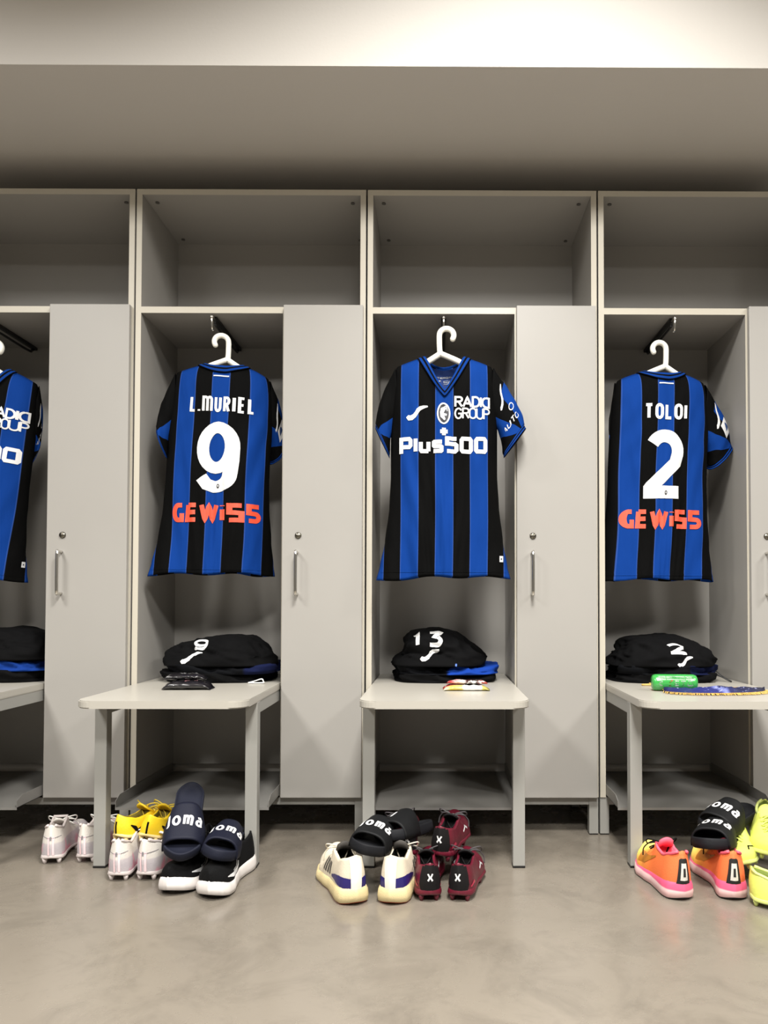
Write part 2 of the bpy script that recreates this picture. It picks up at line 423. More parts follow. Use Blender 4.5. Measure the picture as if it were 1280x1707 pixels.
# ------------------------------------------------------------------ benches
TZ = .514
def bench(g, label):
    cx = g + .2665; hw = .2425; yf = -.462
    root = empty('bench', (cx, 0, 0), label=label, cat='bench', group='bench boards in front of the lockers')
    bm = bmesh.new(); r = .05; prof = []
    for cxx, a0 in ((-hw + r, 180), (hw - r, 270)):
        for i in range(9):
            a = R(a0 + 90*i/8); prof.append((cxx + r*math.cos(a), yf + r + r*math.sin(a)))
    prof += [(hw, DEP - .012), (-hw, DEP - .012)]
    bot = [bm.verts.new((x, y, TZ - .022)) for x, y in prof]; top = [bm.verts.new((x, y, TZ)) for x, y in prof]
    bm.faces.new(bot[::-1]); bm.faces.new(top); n = len(prof)
    for i in range(n): bm.faces.new((bot[i], bot[(i+1) % n], top[(i+1) % n], top[i]))
    es = [e for e in bm.edges if abs(e.verts[0].co.z - e.verts[1].co.z) < 1e-6]
    bmesh.ops.bevel(bm, geom=es, offset=.003, segments=2, affect='EDGES')
    obj('seat_board', bm, BENCH, root)
    lw = .036; yl = -.318; zt = TZ - .0222
    for s in (-1, 1):
        x0, x1 = (-.2425, -.2425 + lw) if s < 0 else (.2425 - lw, .2425)
        bm = bmesh.new(); box(bm, x0, x1, yl, yl + lw, .006, zt, .0015)
        l = obj('leg', bm, STEEL, root)
        bm = bmesh.new(); box(bm, x0 - .0005, x1 + .0005, yl - .0005, yl + lw + .0005, 0, .0065, .001); tag(obj('foot_cap', bm, BLACKM, l), 'black foot cap')
        bm = bmesh.new(); box(bm, x0 + .002, x1 - .002, yl + lw, DEP - .02, zt - .036, zt, .001); obj('side_rail', bm, STEEL, root)
    bm = bmesh.new(); box(bm, -.2425 + lw, .2425 - lw, yl + .004, yl + .024, zt - .008, zt, .0005); obj('front_rail', bm, STEEL, root)
    return root
bench(GX[0], 'light grey bench at the left edge of the picture, under the clothes without a number')
bench(GX[1], 'light grey bench carrying the dark glossy pouches, below the number 9 shirt')
bench(GX[2], 'light grey bench in the middle, carrying the number 13 clothes and snack bars')
bench(GX[3], 'light grey bench at the right edge, carrying the green roll and the pennant')

# ------------------------------------------------------------------ shirts
BLUE = (12, 52, 122); DARK = (7, 7, 7)
def cloth_mat(name, kind):
    if name in MATS: return MATS[name]
    m = bpy.data.materials.new(name); m.use_nodes = True; nt = m.node_tree; b = nt.nodes['Principled BSDF']
    b.inputs['Roughness'].default_value = .8; b.inputs['Specular IOR Level'].default_value = .05
    uv = nt.nodes.new('ShaderNodeUVMap'); sp = nt.nodes.new('ShaderNodeSeparateXYZ'); nt.links.new(uv.outputs[0], sp.inputs[0])
    def M(op, a, b_=None):
        n = nt.nodes.new('ShaderNodeMath'); n.operation = op
        for i, v in enumerate((a, b_)):
            if v is None: continue
            if isinstance(v, (int, float)): n.inputs[i].default_value = v
            else: nt.links.new(v, n.inputs[i])
        return n.outputs[0]
    X, Y = sp.outputs[0], sp.outputs[1]
    if kind == 'body':
        f = M('FRACT', M('DIVIDE', M('ADD', M('ABSOLUTE', X), .0285), .114))
        mask = M('LESS_THAN', f, .5)
    elif kind == 'sleeve':        # X across -1..1 (outer +), Y along 0..1
        band = M('GREATER_THAN', X, M('ADD', .1, M('MULTIPLY', Y, .5)))
        band = M('MULTIPLY', band, M('GREATER_THAN', Y, .20))
        wedge = M('LESS_THAN', X, M('ADD', -1.1, M('MULTIPLY', Y, 1.7)))
        wedge = M('MULTIPLY', wedge, M('LESS_THAN', Y, M('ADD', .86, M('MULTIPLY', X, .3))))
        if name.endswith('plain'): band = M('MULTIPLY', band, 0.0)
        mask = M('MAXIMUM', band, wedge)
    elif kind == 'rib':           # Y across the band 0..1
        mask = M('SUBTRACT', M('SUBTRACT', 1.0, M('MULTIPLY', M('GREATER_THAN', Y, .30), M('LESS_THAN', Y, .56))), M('GREATER_THAN', Y, .86))
    mx = nt.nodes.new('ShaderNodeMix'); mx.data_type = 'RGBA'; nt.links.new(mask, mx.inputs[0])
    mx.inputs[6].default_value = srgb(*DARK); mx.inputs[7].default_value = srgb(*BLUE)
    out = mx.outputs[2]
    if kind == 'body':            # lighter thread line at every stripe edge
        f2 = M('FRACT', M('DIVIDE', M('ADD', M('ABSOLUTE', X), .0285), .057))
        ln = M('LESS_THAN', M('MINIMUM', f2, M('SUBTRACT', 1.0, f2)), .025)
        m2 = nt.nodes.new('ShaderNodeMix'); m2.data_type = 'RGBA'; nt.links.new(M('MULTIPLY', ln, .6), m2.inputs[0])
        nt.links.new(out, m2.inputs[6]); m2.inputs[7].default_value = srgb(50, 80, 150); out = m2.outputs[2]
    nt.links.new(out, b.inputs['Base Color'])
    tc = nt.nodes.new('ShaderNodeTexCoord'); mp = nt.nodes.new('ShaderNodeMapping'); mp.inputs['Scale'].default_value = (60, 30, 14)
    nt.links.new(tc.outputs['Object'], mp.inputs[0]); n2 = nt.nodes.new('ShaderNodeTexNoise'); n2.inputs['Scale'].default_value = 1.0; n2.inputs['Detail'].default_value = 6
    nt.links.new(mp.outputs[0], n2.inputs['Vector'])
    bp = nt.nodes.new('ShaderNodeBump'); bp.inputs['Strength'].default_value = .35; bp.inputs['Distance'].default_value = .004
    nt.links.new(n2.outputs[0], bp.inputs['Height']); nt.links.new(bp.outputs[0], b.inputs['Normal'])
    MATS[name] = m; return m
BODYM, SLEEVEM, RIBM = cloth_mat('striped_jersey', 'body'), cloth_mat('jersey_sleeve', 'sleeve'), cloth_mat('ribbed_trim', 'rib')
SLEEVEP = cloth_mat('jersey_sleeve_plain', 'sleeve')
PATCH = mat('blue_jersey', BLUE, .6, bump=.3, bscale=40)
HW = [(-.75, .225), (-.70, .213), (-.62, .197), (-.5, .183), (-.4, .178), (-.22, .178), (-.10, .172), (-.05, .166), (0, .160)]
NW = .073
def shirt(root_loc, rot, face, label, seed, hook=1, name='', num='', skew=0, lsl=1.0, rsl=1.0, lback=0., rback=0., bend=None, bendl=None, vdepth=.132, hem_l=0., group='striped football shirts hanging in the lockers'):
    root = empty('football_shirt', root_loc, rot, label, 'shirt', group)
    def s_line(x):
        a = abs(x)
        if a < NW: return (NW - a)*.45
        return -.030*min(1, (a - NW)/.085)**1.3 - max(0, a - .158)*1.2
    def T(x, z, side):
        u = min(1, abs(x)/interp(z, HW)); h = max(0, s_line(x) - z)
        base = .058*(1 - u**3.2)**.55*(1 - math.exp(-h/.032))
        low = min(1, max(0, (-z - .12)/.5))
        f = noise.noise(Vector((x*13 + z*1.2, z*1.6, seed + side*7)))*.020*(.15 + low)
        f += noise.noise(Vector((x*24 - z*5*math.tanh(x/.06), z*6, seed*2.3 + side)))*.0075
        dg = math.sin((z + .1 + abs(x)*1.2)*52 + seed)*.0028*math.exp(-((abs(x) - .13)**2/.0028)) * math.exp(-((z + .22)**2/.02))
        return max(0.0008, base + (f + dg)*(1 - u**5)*min(1, h/.08))
    def W(p):                 # the whole shirt hangs a little askew and curls back on one side
        x, y, z = p
        if bend and x > bend[0]:
            th = (x - bend[0])/bend[1]
            x = bend[0] + (bend[1] - y)*math.sin(th); y = bend[1] - (bend[1] - y)*math.cos(th)
        if bendl and x < -bendl[0]:
            th = (-x - bendl[0])/bendl[1]
            x = -(bendl[0] + (bendl[1] - y)*math.sin(th)); y = bendl[1] - (bendl[1] - y)*math.cos(th)
        return Vector((x + skew*z, y, z))
    def S(x, z, side):        # side -1 near, +1 far
        wob = .008*noise.noise(Vector((seed, z*3, 1)))*min(1, -z*2)
        return W((x + wob, side*T(x, z, side), z))
    front_near = (face == 'front')
    def neck(x, side):
        is_front = (side < 0) == front_near
        a = min(1, abs(x)/NW)
        if is_front: return -vdepth*(1 - a**1.25)
        return -.024*(1 - a*a)
    NU, NV = 96, 84
    bm = bmesh.new()
    for side in (-1, 1):
        rows, uvs = [], []
        for i in range(NV + 1):
            v = i/NV; row, uvr = [], []
            for j in range(NU + 1):
                u = -1 + 2*j/NU; xt = u*.165
                zt = neck(xt, side) if abs(xt) < NW else s_line(xt)
                if abs(u) > .96: zt -= (abs(u)-.96)*.2
                zb = -.735 + .004*math.sin(u*7 + seed) - .006*u*u + (hem_l*(-u if u < 0 else 0))
                # arm opening at the flank
                z = zt + (zb - zt)*(v**.92); x = u*interp(z, HW)
                if abs(xt) < NW and v < .25: x = x*(v/.25) + xt*(interp(z, HW)/.165)*(1 - v/.25)
                row.append(S(x, z, side)); uvr.append((x, z))
            rows.append(row); uvs.append(uvr)
        grid(bm, rows, uv=uvs)
    bmesh.ops.remove_doubles(bm, verts=bm.verts, dist=.0006)
    b_ = obj('body', bm, BODYM, root, True)
    sm = b_.modifiers.new('thickness', 'SOLIDIFY'); sm.thickness = .0014; sm.offset = -1
    # hem seam
    for side in (-1,):
        bm = bmesh.new(); rows, uvs = [], []
        for dz in (0, .0035, .007):
            rows.append([S(u/40*.98*interp(-.71, HW), -.716 - dz, side) + Vector((0, side*.0012, 0)) for u in range(-40, 41)])
            uvs.append([(u/40*.98*interp(-.71, HW), 0) for u in range(-40, 41)])
        grid(bm, rows, uv=uvs); obj('hem', bm, BODYM, root, True, False)
    # ribbed collar
    bm = bmesh.new(); rows, uvs = [], []
    N = 44
    loop = []
    for side, rng in ((-1, range(0, N + 1)), (1, range(N - 1, 0, -1))):
        for i in rng: loop.append((-NW + 2*NW*i/N, side))
    for x, side in loop:
        zn = neck(x, side)
        is_front = (side < 0) == front_near
        c = Vector((0, .03)); p = Vector((x, zn))
        dn = (c - p); dn.y *= (1.0 if is_front else .6); dn.normalize()
        row, uvr = [], []
        for k in range(7):
            f = k/6; q = p + dn*(.007 - .025*f)
            if abs(x) > NW*.9: q = p + Vector((-sgn(x)*.8, .25)).normalized()*(.007 - .025*f)
            yy = T(q.x if abs(q.x) < .16 else .16, min(q.y, s_line(q.x) - .0005), side)
            yb = T(x, min(zn, s_line(x)), side)
            y = max(yy, yb*.7 + yy*.3) + .003 + .0025*math.sin(f*PI)
            if abs(x) >= NW*.999: y *= .1
            row.append(W((q.x, side*y, q.y + .002))); uvr.append((0, f))
        rows.append(row); uvs.append(uvr)
    rows.append(rows[0]); uvs.append(uvs[0])
    grid(bm, rows, uv=uvs); bmesh.ops.remove_doubles(bm, verts=bm.verts, dist=.0004)
    co = obj('collar', bm, RIBM, root, True)
    sm = co.modifiers.new('thickness', 'SOLIDIFY'); sm.thickness = .002; sm.offset = 1
    # sleeves
    sl = {}
    for sx, ln in ((-1, lsl), (1, rsl)):
        def ring(t, th, off=0, sx=sx, ln=ln, bk=(lback if sx < 0 else rback)):
            c = Vector((.158, -.108)).lerp(Vector((.158 + .079*ln, -.288)), t**.9) + Vector((.012*math.sin(t*PI), 0))
            e = Vector((.006, .072)).lerp(Vector((.036*ln + .002, .050)), t**.8)
            thick = .020 + .024*t + .004*math.sin(t*9 + seed)
            cs, sn = math.cos(th), math.sin(th)
            cs2 = sgn(cs)*abs(cs)**.85
            wr = 1 + .07*noise.noise(Vector((t*6, th*1.3, seed + sx)))
            nn = noise.noise(Vector((t*5 + th, th*2, seed + 3*sx)))*.004*t
            x = c.x + e.x*cs2*wr; z = c.y + e.y*cs2*wr
            return W((sx*x, -sn*(thick + off) + nn + bk*t, z))
        sl[sx] = ring
        bm = bmesh.new(); rows, uvs = [], []; n = 40
        for i in range(31):
            t = i/30*.91
            rows.append([ring(t, 2*PI*k/n) for k in range(n)]); uvs.append([(math.cos(2*PI*k/n), t) for k in range(n + 1)])
        grid(bm, rows, True, uvs)
        so = obj('sleeve', bm, SLEEVEM if sx > 0 else SLEEVEP, root, True)
        sm = so.modifiers.new('thickness', 'SOLIDIFY'); sm.thickness = .0014; sm.offset = -1
        bm = bmesh.new(); rows, uvs = [], []
        for i in range(8):
            t = .905 + .095*i/7
            rows.append([ring(t, 2*PI*k/n, .0015) for k in range(n)]); uvs.append([(0, i/7) for k in range(n + 1)])
        rows.append([ring(.985, 2*PI*k/n, -.002)*1 for k in range(n)]); uvs.append([(0, 1)]*(n + 1))
        grid(bm, rows, True, uvs); cf = obj('cuff', bm, RIBM, root, True)
    near = lambda x, z: S(x, min(z, s_line(x) - .002), -1) + Vector((0, -.0020, 0))
    far_in = lambda x, z: S(x, z, 1) + Vector((0, -.0035, 0))
    def slv(sx):
        def fn(a, t):             # a across -1..1, t along
            a = max(-.97, min(.97, a)); th = math.acos(a)
            return sl[sx](t, th, .002)
        return fn
    if face == 'front':
        # blue facing inside the back of the neck with its small print
        bm = bmesh.new(); rows = []
        for i in range(9):
            v = i/8; rows.append([far_in(x, neck(x, 1) - .004 - v*.085*math.sqrt(max(0, 1 - (x/(NW*1.05))**2))) for x in [NW*.98*k/10 for k in range(-10, 11)]])
        grid(bm, rows); fc = obj('neck_facing', bm, PATCH, root, True, False)
        fi2 = lambda x, z: far_in(x, z) + Vector((0, -.0015, 0))
        strokes('size_print', shift(text_strokes('LITIEROTIE', .006, .0014, .07), 0, -.052) + joma(.026, -.024, -.068) + shift(text_strokes('SITI', .012, .0016, .036), .016, -.068), fi2, PRG, fc)
        strokes('size_label', [([(-.011, -.098), (.011, -.098)], .006)], fi2, PRW, fc)
        strokes('chest_logo', joma(.068, -.088, -.198), near, PRW, root)
        strokes('sponsor_lettering', shift(text_strokes('RADIc', .038, .0066, .118, gap=-.002), .092, -.163) + shift(text_strokes('gROUp', .038, .0052, .118, gap=-.002), .092, -.201), near, PRW, root, .004)
        strokes('chest_lettering', shift(text_strokes('Plus500', .055, .0132, .290, gap=.0035), -.003, -.306) + shift(text_strokes('+', .037, .0125, .037), -.001, -.263), near, PRW, root, .004)
        cr = strokes('crest', [(arc(-.002, -.203, .0195, .033, 0, 360, 36), .005)], near, PRW, root, .004)
        nf = lambda x, z: near(x, z) + Vector((0, -.0008, 0))
        strokes('crest_field', [([(-.002, -.175), (-.002, -.19), (-.002, -.215), (-.002, -.231)], [.018, .032, .032, .016])], near, PRK, cr, .004)
        strokes('crest_emblem', [([(.004, -.184), (-.004, -.190), (-.008, -.200), (-.006, -.212), (.002, -.224)], [.008, .014, .012, .014, .006]), ([(-.002, -.205), (.008, -.208)], .007), ([(-.012, -.19), (.006, -.178), (.010, -.195)], .003)], nf, PRG, cr, .003)
        tg = strokes('hem_tag', [([(.190, -.668), (.190, -.688)], .0125)], near, PRW, root)
        strokes('tag_mark', [([(.190, -.675), (.190, -.681)], .004)], nf, PRK, tg)
        # right sleeve: logo, ring and lettering
        f1 = slv(1); fm = lambda x, y: f1(x/.052, .62 - y/.2 + x*1.5)
        strokes('sleeve_logo', joma(.040, .012, .078), lambda x, y: f1(x/.044, .62 - y/.2 - x*.8), PRW, root, .002)
        strokes('sleeve_lettering', text_strokes('AUTO', .021, .0032, .070, gap=.002) + [(arc(.022, .036, .010, .010, 0, 360, 20), .0028)], fm, PRW, root, .002)
    else:
        strokes('neck_print', shift(text_strokes('JOMAS'.replace('J', 'L').replace('S', 'E'), .0055, .002, .052), 0, -.052) if False else [([(-.026, -.052), (.026, -.052)], .0045)], near, PRG, root)
        W_, nm = (.20, 'L.MURIEL') if name == 'muriel' else (.152, 'TOLOI')
        strokes('name_lettering', shift(text_strokes(nm, .056, .0088 if nm != 'TOLOI' else .0105, W_, gap=.0055), 0, -.152), near, PRW, root, .004)
        if num == '9':
            no = strokes('number', shift(text_strokes('9', .245, .040, .134), 0, -.336), near, PRW, root, .004)
        else:
            no = strokes('number', shift(text_strokes('2', .240, .044, .146), 0, -.336), near, PRW, root, .004)
        nf = lambda x, z: near(x, z) + Vector((0, -.0012, 0))
        dx = .010 if num == '9' else .004
        strokes('number_crest', [(arc(dx, -.436, .0035, .0065, 0, 360, 16), .0022), ([(dx, -.438), (dx, -.441)], .003)], nf, PRK, no, .003)
        strokes('sponsor_lettering', shift(text_strokes('GeWiSQ', .066, .0155, .278, gap=.004), -.004, -.527), near, PRO, root, .004)
        f1 = slv(1); x0 = -.012 if num == '9' else .010
        fm = lambda x, y: f1((x + x0)/.052, .62 - y/.2 + x*.6)
        fl_ = lambda x, y: f1((x + x0)/.044, .62 - y/.2 - x*1.2)
        strokes('sleeve_logo', joma(.046, .006, .066), fl_, PRW, root, .002)
        bd = strokes('league_badge', [([(.010, .040), (.010, -.010)], .036)], fm, PRW, root, .003)
        f2 = lambda x, y: fm(x, y) + Vector((0, -.001, 0))
        strokes('badge_mark', [([(.010, .031), (.010, .024), (.010, .008)], [.004, .010, .020])], f2, mat('badge_blue', (30, 60, 110), .5), bd, .002)
    return root, S

def hanger(loc, rot, hook, label, tilt=0):
    root = empty('coat_hanger', loc, rot, label, 'hanger', 'white plastic hangers')
    s = hook                      # +1: hook mouth opens to the right
    bm = bmesh.new()
    r = .023
    pts = [(-s*.010, 0, -.004), (-s*.013, 0, .02), (-s*.014, 0, .058)]
    for a in range(180, -31, -15): pts.append((s*(.0105 + r*1.05*math.cos(R(a))), 0, .066 + r*math.sin(R(a))))
    tube(bm, smooth_path(pts, 3), .0095, 10)
    bmesh.ops.create_uvsphere(bm, u_segments=10, v_segments=8, radius=.0095, matrix=Matrix.Translation(pts[-1]))
    obj('hook', bm, WPLA, root, True)
    bm = bmesh.new()
    for sx in (-1, 1):
        q = smooth_path([(-s*.010 if sx == s else -s*.010, 0, .004), (sx*.05, 0, -.022), (sx*.09, 0, -.046), (sx*.128, .0, -.070)], 4)
        tube(bm, q, [.0105]*6 + [.009]*(len(q)-6), 8)
    obj('shoulder_bar', bm, WPLA, root, True)
    return root

# number 13 shirt in the middle: front outwards
YS = -.070
p = P(740.5, 597, YS)
shirt(p, (0, 0, 0), 'front', 'striped shirt in the middle locker, V-neck and chest lettering facing outwards', 3.1, hem_l=-.01, lsl=.62, lback=.01)
hanger(p + Vector((-.003, .0, .0105)), (0, 0, 0), 1, 'white hanger carrying the front-facing shirt in the middle locker')
p = P(374, 610, .06)
shirt(p, (0, 0, R(7)), 'back', 'blue and black shirt showing its back with number 9 and name L. MURIEL', 5.7, name='muriel', num='9', skew=.035, lsl=.5, rsl=.62, bend=(.03, .20))
hanger(p + Vector((.0, .0, .018)), (0, 0, R(10)), -1, 'white hanger carrying the number 9 shirt')
p = P(1102, 622, .07)
shirt(p, (0, 0, R(4)), 'back', 'blue and black shirt showing its back with number 2 and name TOLOI', 9.2, name='toloi', num='2', skew=.036, lsl=.02, lback=.03, rsl=1.12, bend=(.09, .3), bendl=(.13, .05))
hanger(p + Vector((.004, .0, .020)), (0, 0, R(4)), -1, 'white hanger carrying the number 2 shirt')
p = P(-18, 612, .06)
shirt(p, (0, R(6.5), R(13)), 'front', 'striped shirt facing outwards, cut off by the left edge of the picture', 12.4, rsl=.3, rback=.03, bend=(.11, .11))
hanger(p + Vector((-.004, .0, .006)), (0, R(8), R(8)), 1, 'white hanger at the left edge of the picture, half cut off')

# ------------------------------------------------------------------ folded clothes
KCL = mat('black_sports_cloth', (9, 9, 10), .85, bump=.5, bscale=35, spec=.08)
BCL = mat('royal_blue_cloth', (30, 72, 160), .6, bump=.4, bscale=40)
NCL = mat('navy_cloth', (18, 24, 52), .7, bump=.4, bscale=40)
def blob(name, loc, w_, d_, h, seed, m, label, cat, group=None, rz=0, prof=None, ex=3.0, fold=.008, slab=False, base=0, floorz=0, parent=None):
    """folded cloth: rounded slab or mound with creases; prof(x in -1..1) -> relative height"""
    bm = bmesh.new(); rows = []; NU, NVv = 96, 40
    for i in range(NVv + 1):
        v = i/NVv
        row = []
        for j in range(NU):
            a = 2*PI*j/NU; ca, sa = math.cos(a), math.sin(a)
            k = (abs(ca)**ex + abs(sa)**ex)**(-1/ex)
            # v: 0 bottom centre .. .15 bottom edge .. 1 top centre
            if v < .12: rr = v/.12*.97; z = 0
            else:
                t = (v - .12)/.88*PI/2 if not slab else None
                if slab:
                    tt = (v - .12)/.88
                    if tt < .45: ph = -PI/2 + tt/.45*PI; rr = .955 + .045*math.cos(ph); z = .5 + .5*math.sin(ph)
                    else: rr = .955*(1 - (tt - .45)/.55); z = 1
                else:
                    rr = math.cos(t)**.55; z = math.sin(t)**.9
            x, y = ca*k*rr, sa*k*rr
            pz = prof(x, y) if prof else 1
            X, Y = x*w_/2, y*d_/2
            Z = z*h*pz
            if z > 0:
                q = Vector((X*9 + seed, Y*9, Z*14))
                n1 = noise.noise(q); n2 = abs(noise.noise(Vector((X*22 + Z*20, Y*20, seed*3 + Z*30))))
                amt = fold*min(1, z*3)
                rad = 1 + (n1*1.6 - n2*1.2)*amt/(w_/2)*2.2
                X *= rad; Y *= rad; Z += (n1*1.1 - n2*.9)*amt*(1 if z > .4 else .3)
                if base and z > .2: Z += 0
            row.append(Vector((X, Y, max(0, Z))))
        rows.append(row)
    V = grid(bm, rows, True)
    bmesh.ops.remove_doubles(bm, verts=bm.verts, dist=1e-5)
    bvh = BVHTree.FromBMesh(bm)
    o = obj(name, bm, m, parent, True)
    o.location = loc; o.rotation_euler = (0, 0, rz)
    if label: tag(o, label, cat, group)
    return o, bvh
def two_tone(name, axis, lo, a, b_):
    return ramp_mat(name, axis, [(lo - .2, a), (lo - .005, a), (lo + .005, b_), (lo + .2, b_)], .85, .4, 40, spec=.08)
GP = 'folded training clothes on the benches'
def pile(cx, y, w_, h, seed, number, label_pos, prof, rz=0, bcol=(16, 22, 52), blue_x=0, low_h=.03, dx_top=0, wtop=.9):
    z = TZ + .0004
    o1, _ = blob('folded_shorts', (cx, y, z), w_*.96, .30, low_h, seed, KCL, 'black folded garment, bottom of the pile ' + label_pos, 'folded clothes', GP, rz, slab=True, fold=.010)
    m2 = two_tone('blue_black_cloth_%s' % seed, 'X', blue_x, (10, 11, 14), bcol)
    o2, _ = blob('folded_shirt', (cx + .012, y, z + low_h - .002), w_*.98, .31, low_h, seed + 1, m2, 'blue and black folded garment, middle of the pile ' + label_pos, 'folded clothes', GP, rz, slab=True, fold=.013)
    o3, bvh = blob('folded_training_top', (cx + dx_top, y - .004, z + 2*low_h - .005), w_*wtop, .31, h - 2*low_h, seed + 2, KCL, 'black crumpled top' + (' with white number ' + number if number else '') + ', topmost of the pile ' + label_pos, 'folded clothes', GP, rz, prof=prof, fold=.010)
    return o3, bvh
def px_at(px, k): return (px - 728)/(486*k)
# middle
o, bvh = pile(px_at(741, .98), .15, .385, .190, 21, '13', 'beside the snack bars', lambda x, y: .62 + .38*math.cos((x + .1)*1.35) - .10*max(0, x), wtop=.84, dx_top=-.02, blue_x=.0, bcol=(20, 56, 140))
fn = caster(bvh, (-.015, -.4, .075), (1, 0, 0), (0, .45, .9), (0, 1, -.55), .0025)
strokes('number', shift(text_strokes('13', .058, .0135, .100, gap=.018), -.022, .148), fn, PRW, o, .004)
strokes('logo', joma(.062, -.014, .096), fn, PRW, o, .004)
strokes('zip', [([(.075, .065), (.068, .015)], .006)], fn, mat('zip_blue', (60, 100, 180), .5), o, .004)
# under number 9
o, bvh = pile(px_at(361, .98), .15, .40, .165, 31, '9', 'behind the dark glossy wallet', lambda x, y: .50 + .5*math.cos((x - .08)*1.25), blue_x=.10, wtop=.97)
fn = caster(bvh, (0, -.4, .075), (1, 0, 0), (0, .45, .9), (0, 1, -.55), .0025)
strokes('number', [(p_, w_*1.0) for p_, w_ in shift(text_strokes('9', .046, .0095, .050), -.045, .140)], fn, PRW, o, .004)
strokes('logo', joma(.066, -.070, .090), fn, PRW, o, .004)
strokes('zip', [([(.010, .05), (.000, .0)], .004)], fn, mat('zip_grey', (100, 110, 130), .5), o, .004)
# under number 2
o, bvh = pile(px_at(1108, .98), .15, .38, .170, 41, '2', 'behind the green roll', lambda x, y: .52 + .48*math.cos((x - .0)*1.2), blue_x=.06, wtop=.97)
fn = caster(bvh, (0, -.4, .075), (1, 0, 0), (0, .45, .9), (0, 1, -.55), .0025)
strokes('number', shift(text_strokes('2', .045, .0115, .058, slant=-.5), .03, .118), fn, PRW, o, .004)
strokes('logo', joma(.052, .055, .074), fn, PRW, o, .004)
# left edge
o, bvh = pile(px_at(0, .98), .15, .35, .195, 51, '', 'at the left edge of the picture', lambda x, y: .55 + .45*math.cos((x + .05)*1.3), blue_x=.02, low_h=.04, wtop=.97, bcol=(18, 50, 120))

# small things on the benches
z = TZ + .0005
def pouch(name, loc, sx, sy, sz, m, label, cat, rz=0, seed=1, twist=.003, fl=6):
    bm = bmesh.new(); rows = []
    n = 26
    for i in range(n + 1):
        u = -1 + 2*i/n; k = max(0, 1 - abs(u)**6)**.5
        flat = .12 + .88*max(0, 1 - abs(u)**fl)
        row = []
        for j in range(20):
            a = 2*PI*j/20
            yy = math.cos(a)*sy/2*(1 - .08*abs(u)**4); zz = (math.sin(a)*.5 + .5)*sz*flat
            nn = noise.noise(Vector((u*5, math.cos(a)*3, seed + math.sin(a)*2)))*twist
            row.append(Vector((u*sx/2, yy + nn, max(0, zz + (nn if math.sin(a) > -.2 else 0)))))
        rows.append(row)
    V = grid(bm, rows, True); bm.faces.new(V[0][::-1]); bm.faces.new(V[-1])
    bvh = BVHTree.FromBMesh(bm)
    o = obj(name, bm, m, None, True); o.location = loc; o.rotation_euler = (0, 0, rz)
    tag(o, label, cat); return o, bvh
# glossy dark wallet-like pack under number 9
GLK = mat('glossy_black_vinyl', (22, 20, 24), .22, bump=.4, bscale=25, coat=.6)
q = G(311, 1150, TZ)
o, bv = pouch('shin_guard_sleeve', (q.x, q.y + .02, z), .150, .070, .028, GLK, 'glossy black folded pouch, lower of two beside the number 9 clothes', 'pouch', R(2), 3, .005)
strokes('pink_streak', [([(-.01, .0), (.012, .006), (.03, .004)], .004)], caster(bv, (0, -.01, .2), (1, 0, 0), (0, 1, 0), (0, 0, -1)), mat('dull_pink', (180, 130, 135), .4), o)  # short dull pink streak across the top of the pouch
o, bv = pouch('shin_guard_sleeve', (q.x - .014, q.y + .035, z + .029), .13, .06, .020, GLK, 'glossy black folded pouch with a white dot, lying on the other pouch', 'pouch', R(6), 5, .005)
strokes('dot_print', [([(-.056, -.022), (-.044, -.020)], .009)], caster(bv, (0, 0, .2), (1, 0, 0), (0, 1, 0), (0, 0, -1)), PRW, o, .003)
q = G(428, 1140, TZ)
bm = bmesh.new()
tube(bm, smooth_path([(-.03, 0, .003), (-.01, .004, .008), (.016, 0, .016), (.022, 0, .008), (.02, 0, .003), (-.03, 0, .003)], 4), .0022, 6)
o = obj('white_cord', bm, mat('white_cord', (225, 225, 220), .7), None, True); o.location = (q.x, q.y - .0, z); tag(o, 'white looped cord sticking out at the right of the number 9 clothes', 'cord')
# snack bars, middle bench
SB1 = ramp_mat('yellow_white_wrapper', 'X', [(-.08, (240, 238, 225)), (-.05, (215, 190, 80)), (-.015, (222, 200, 110)), (-.008, (245, 243, 235)), (.045, (245, 243, 235)), (.05, (190, 180, 90)), (.08, (60, 60, 50))], .25, .3, 60)
SB2 = ramp_mat('red_black_wrapper', 'X', [(-.08, (150, 40, 40)), (-.05, (175, 60, 60)), (-.01, (225, 210, 205)), (.0, (60, 24, 24)), (.03, (30, 26, 26)), (.06, (170, 70, 60))], .25, .3, 60, blotch=((235, 232, 225), 60, .56))
q = G(778, 1152, TZ)
pouch('snack_bar', (q.x, q.y + .015, z), .145, .036, .016, SB1, 'yellow and white wrapped snack bar lying foremost on the middle bench', 'snack bar', R(-1), 7, .003)
pouch('snack_bar', (q.x - .004, q.y + .050, z), .140, .036, .018, SB2, 'red and black wrapped snack bar between the yellow one and the number 13 clothes', 'snack bar', R(4), 9, .003)
pouch('snack_bar', (q.x + .002, q.y + .036, z + .019), .13, .032, .012, SB2, 'red and white wrapped snack bar on top of the other bars', 'snack bar', R(-6), 11, .003)
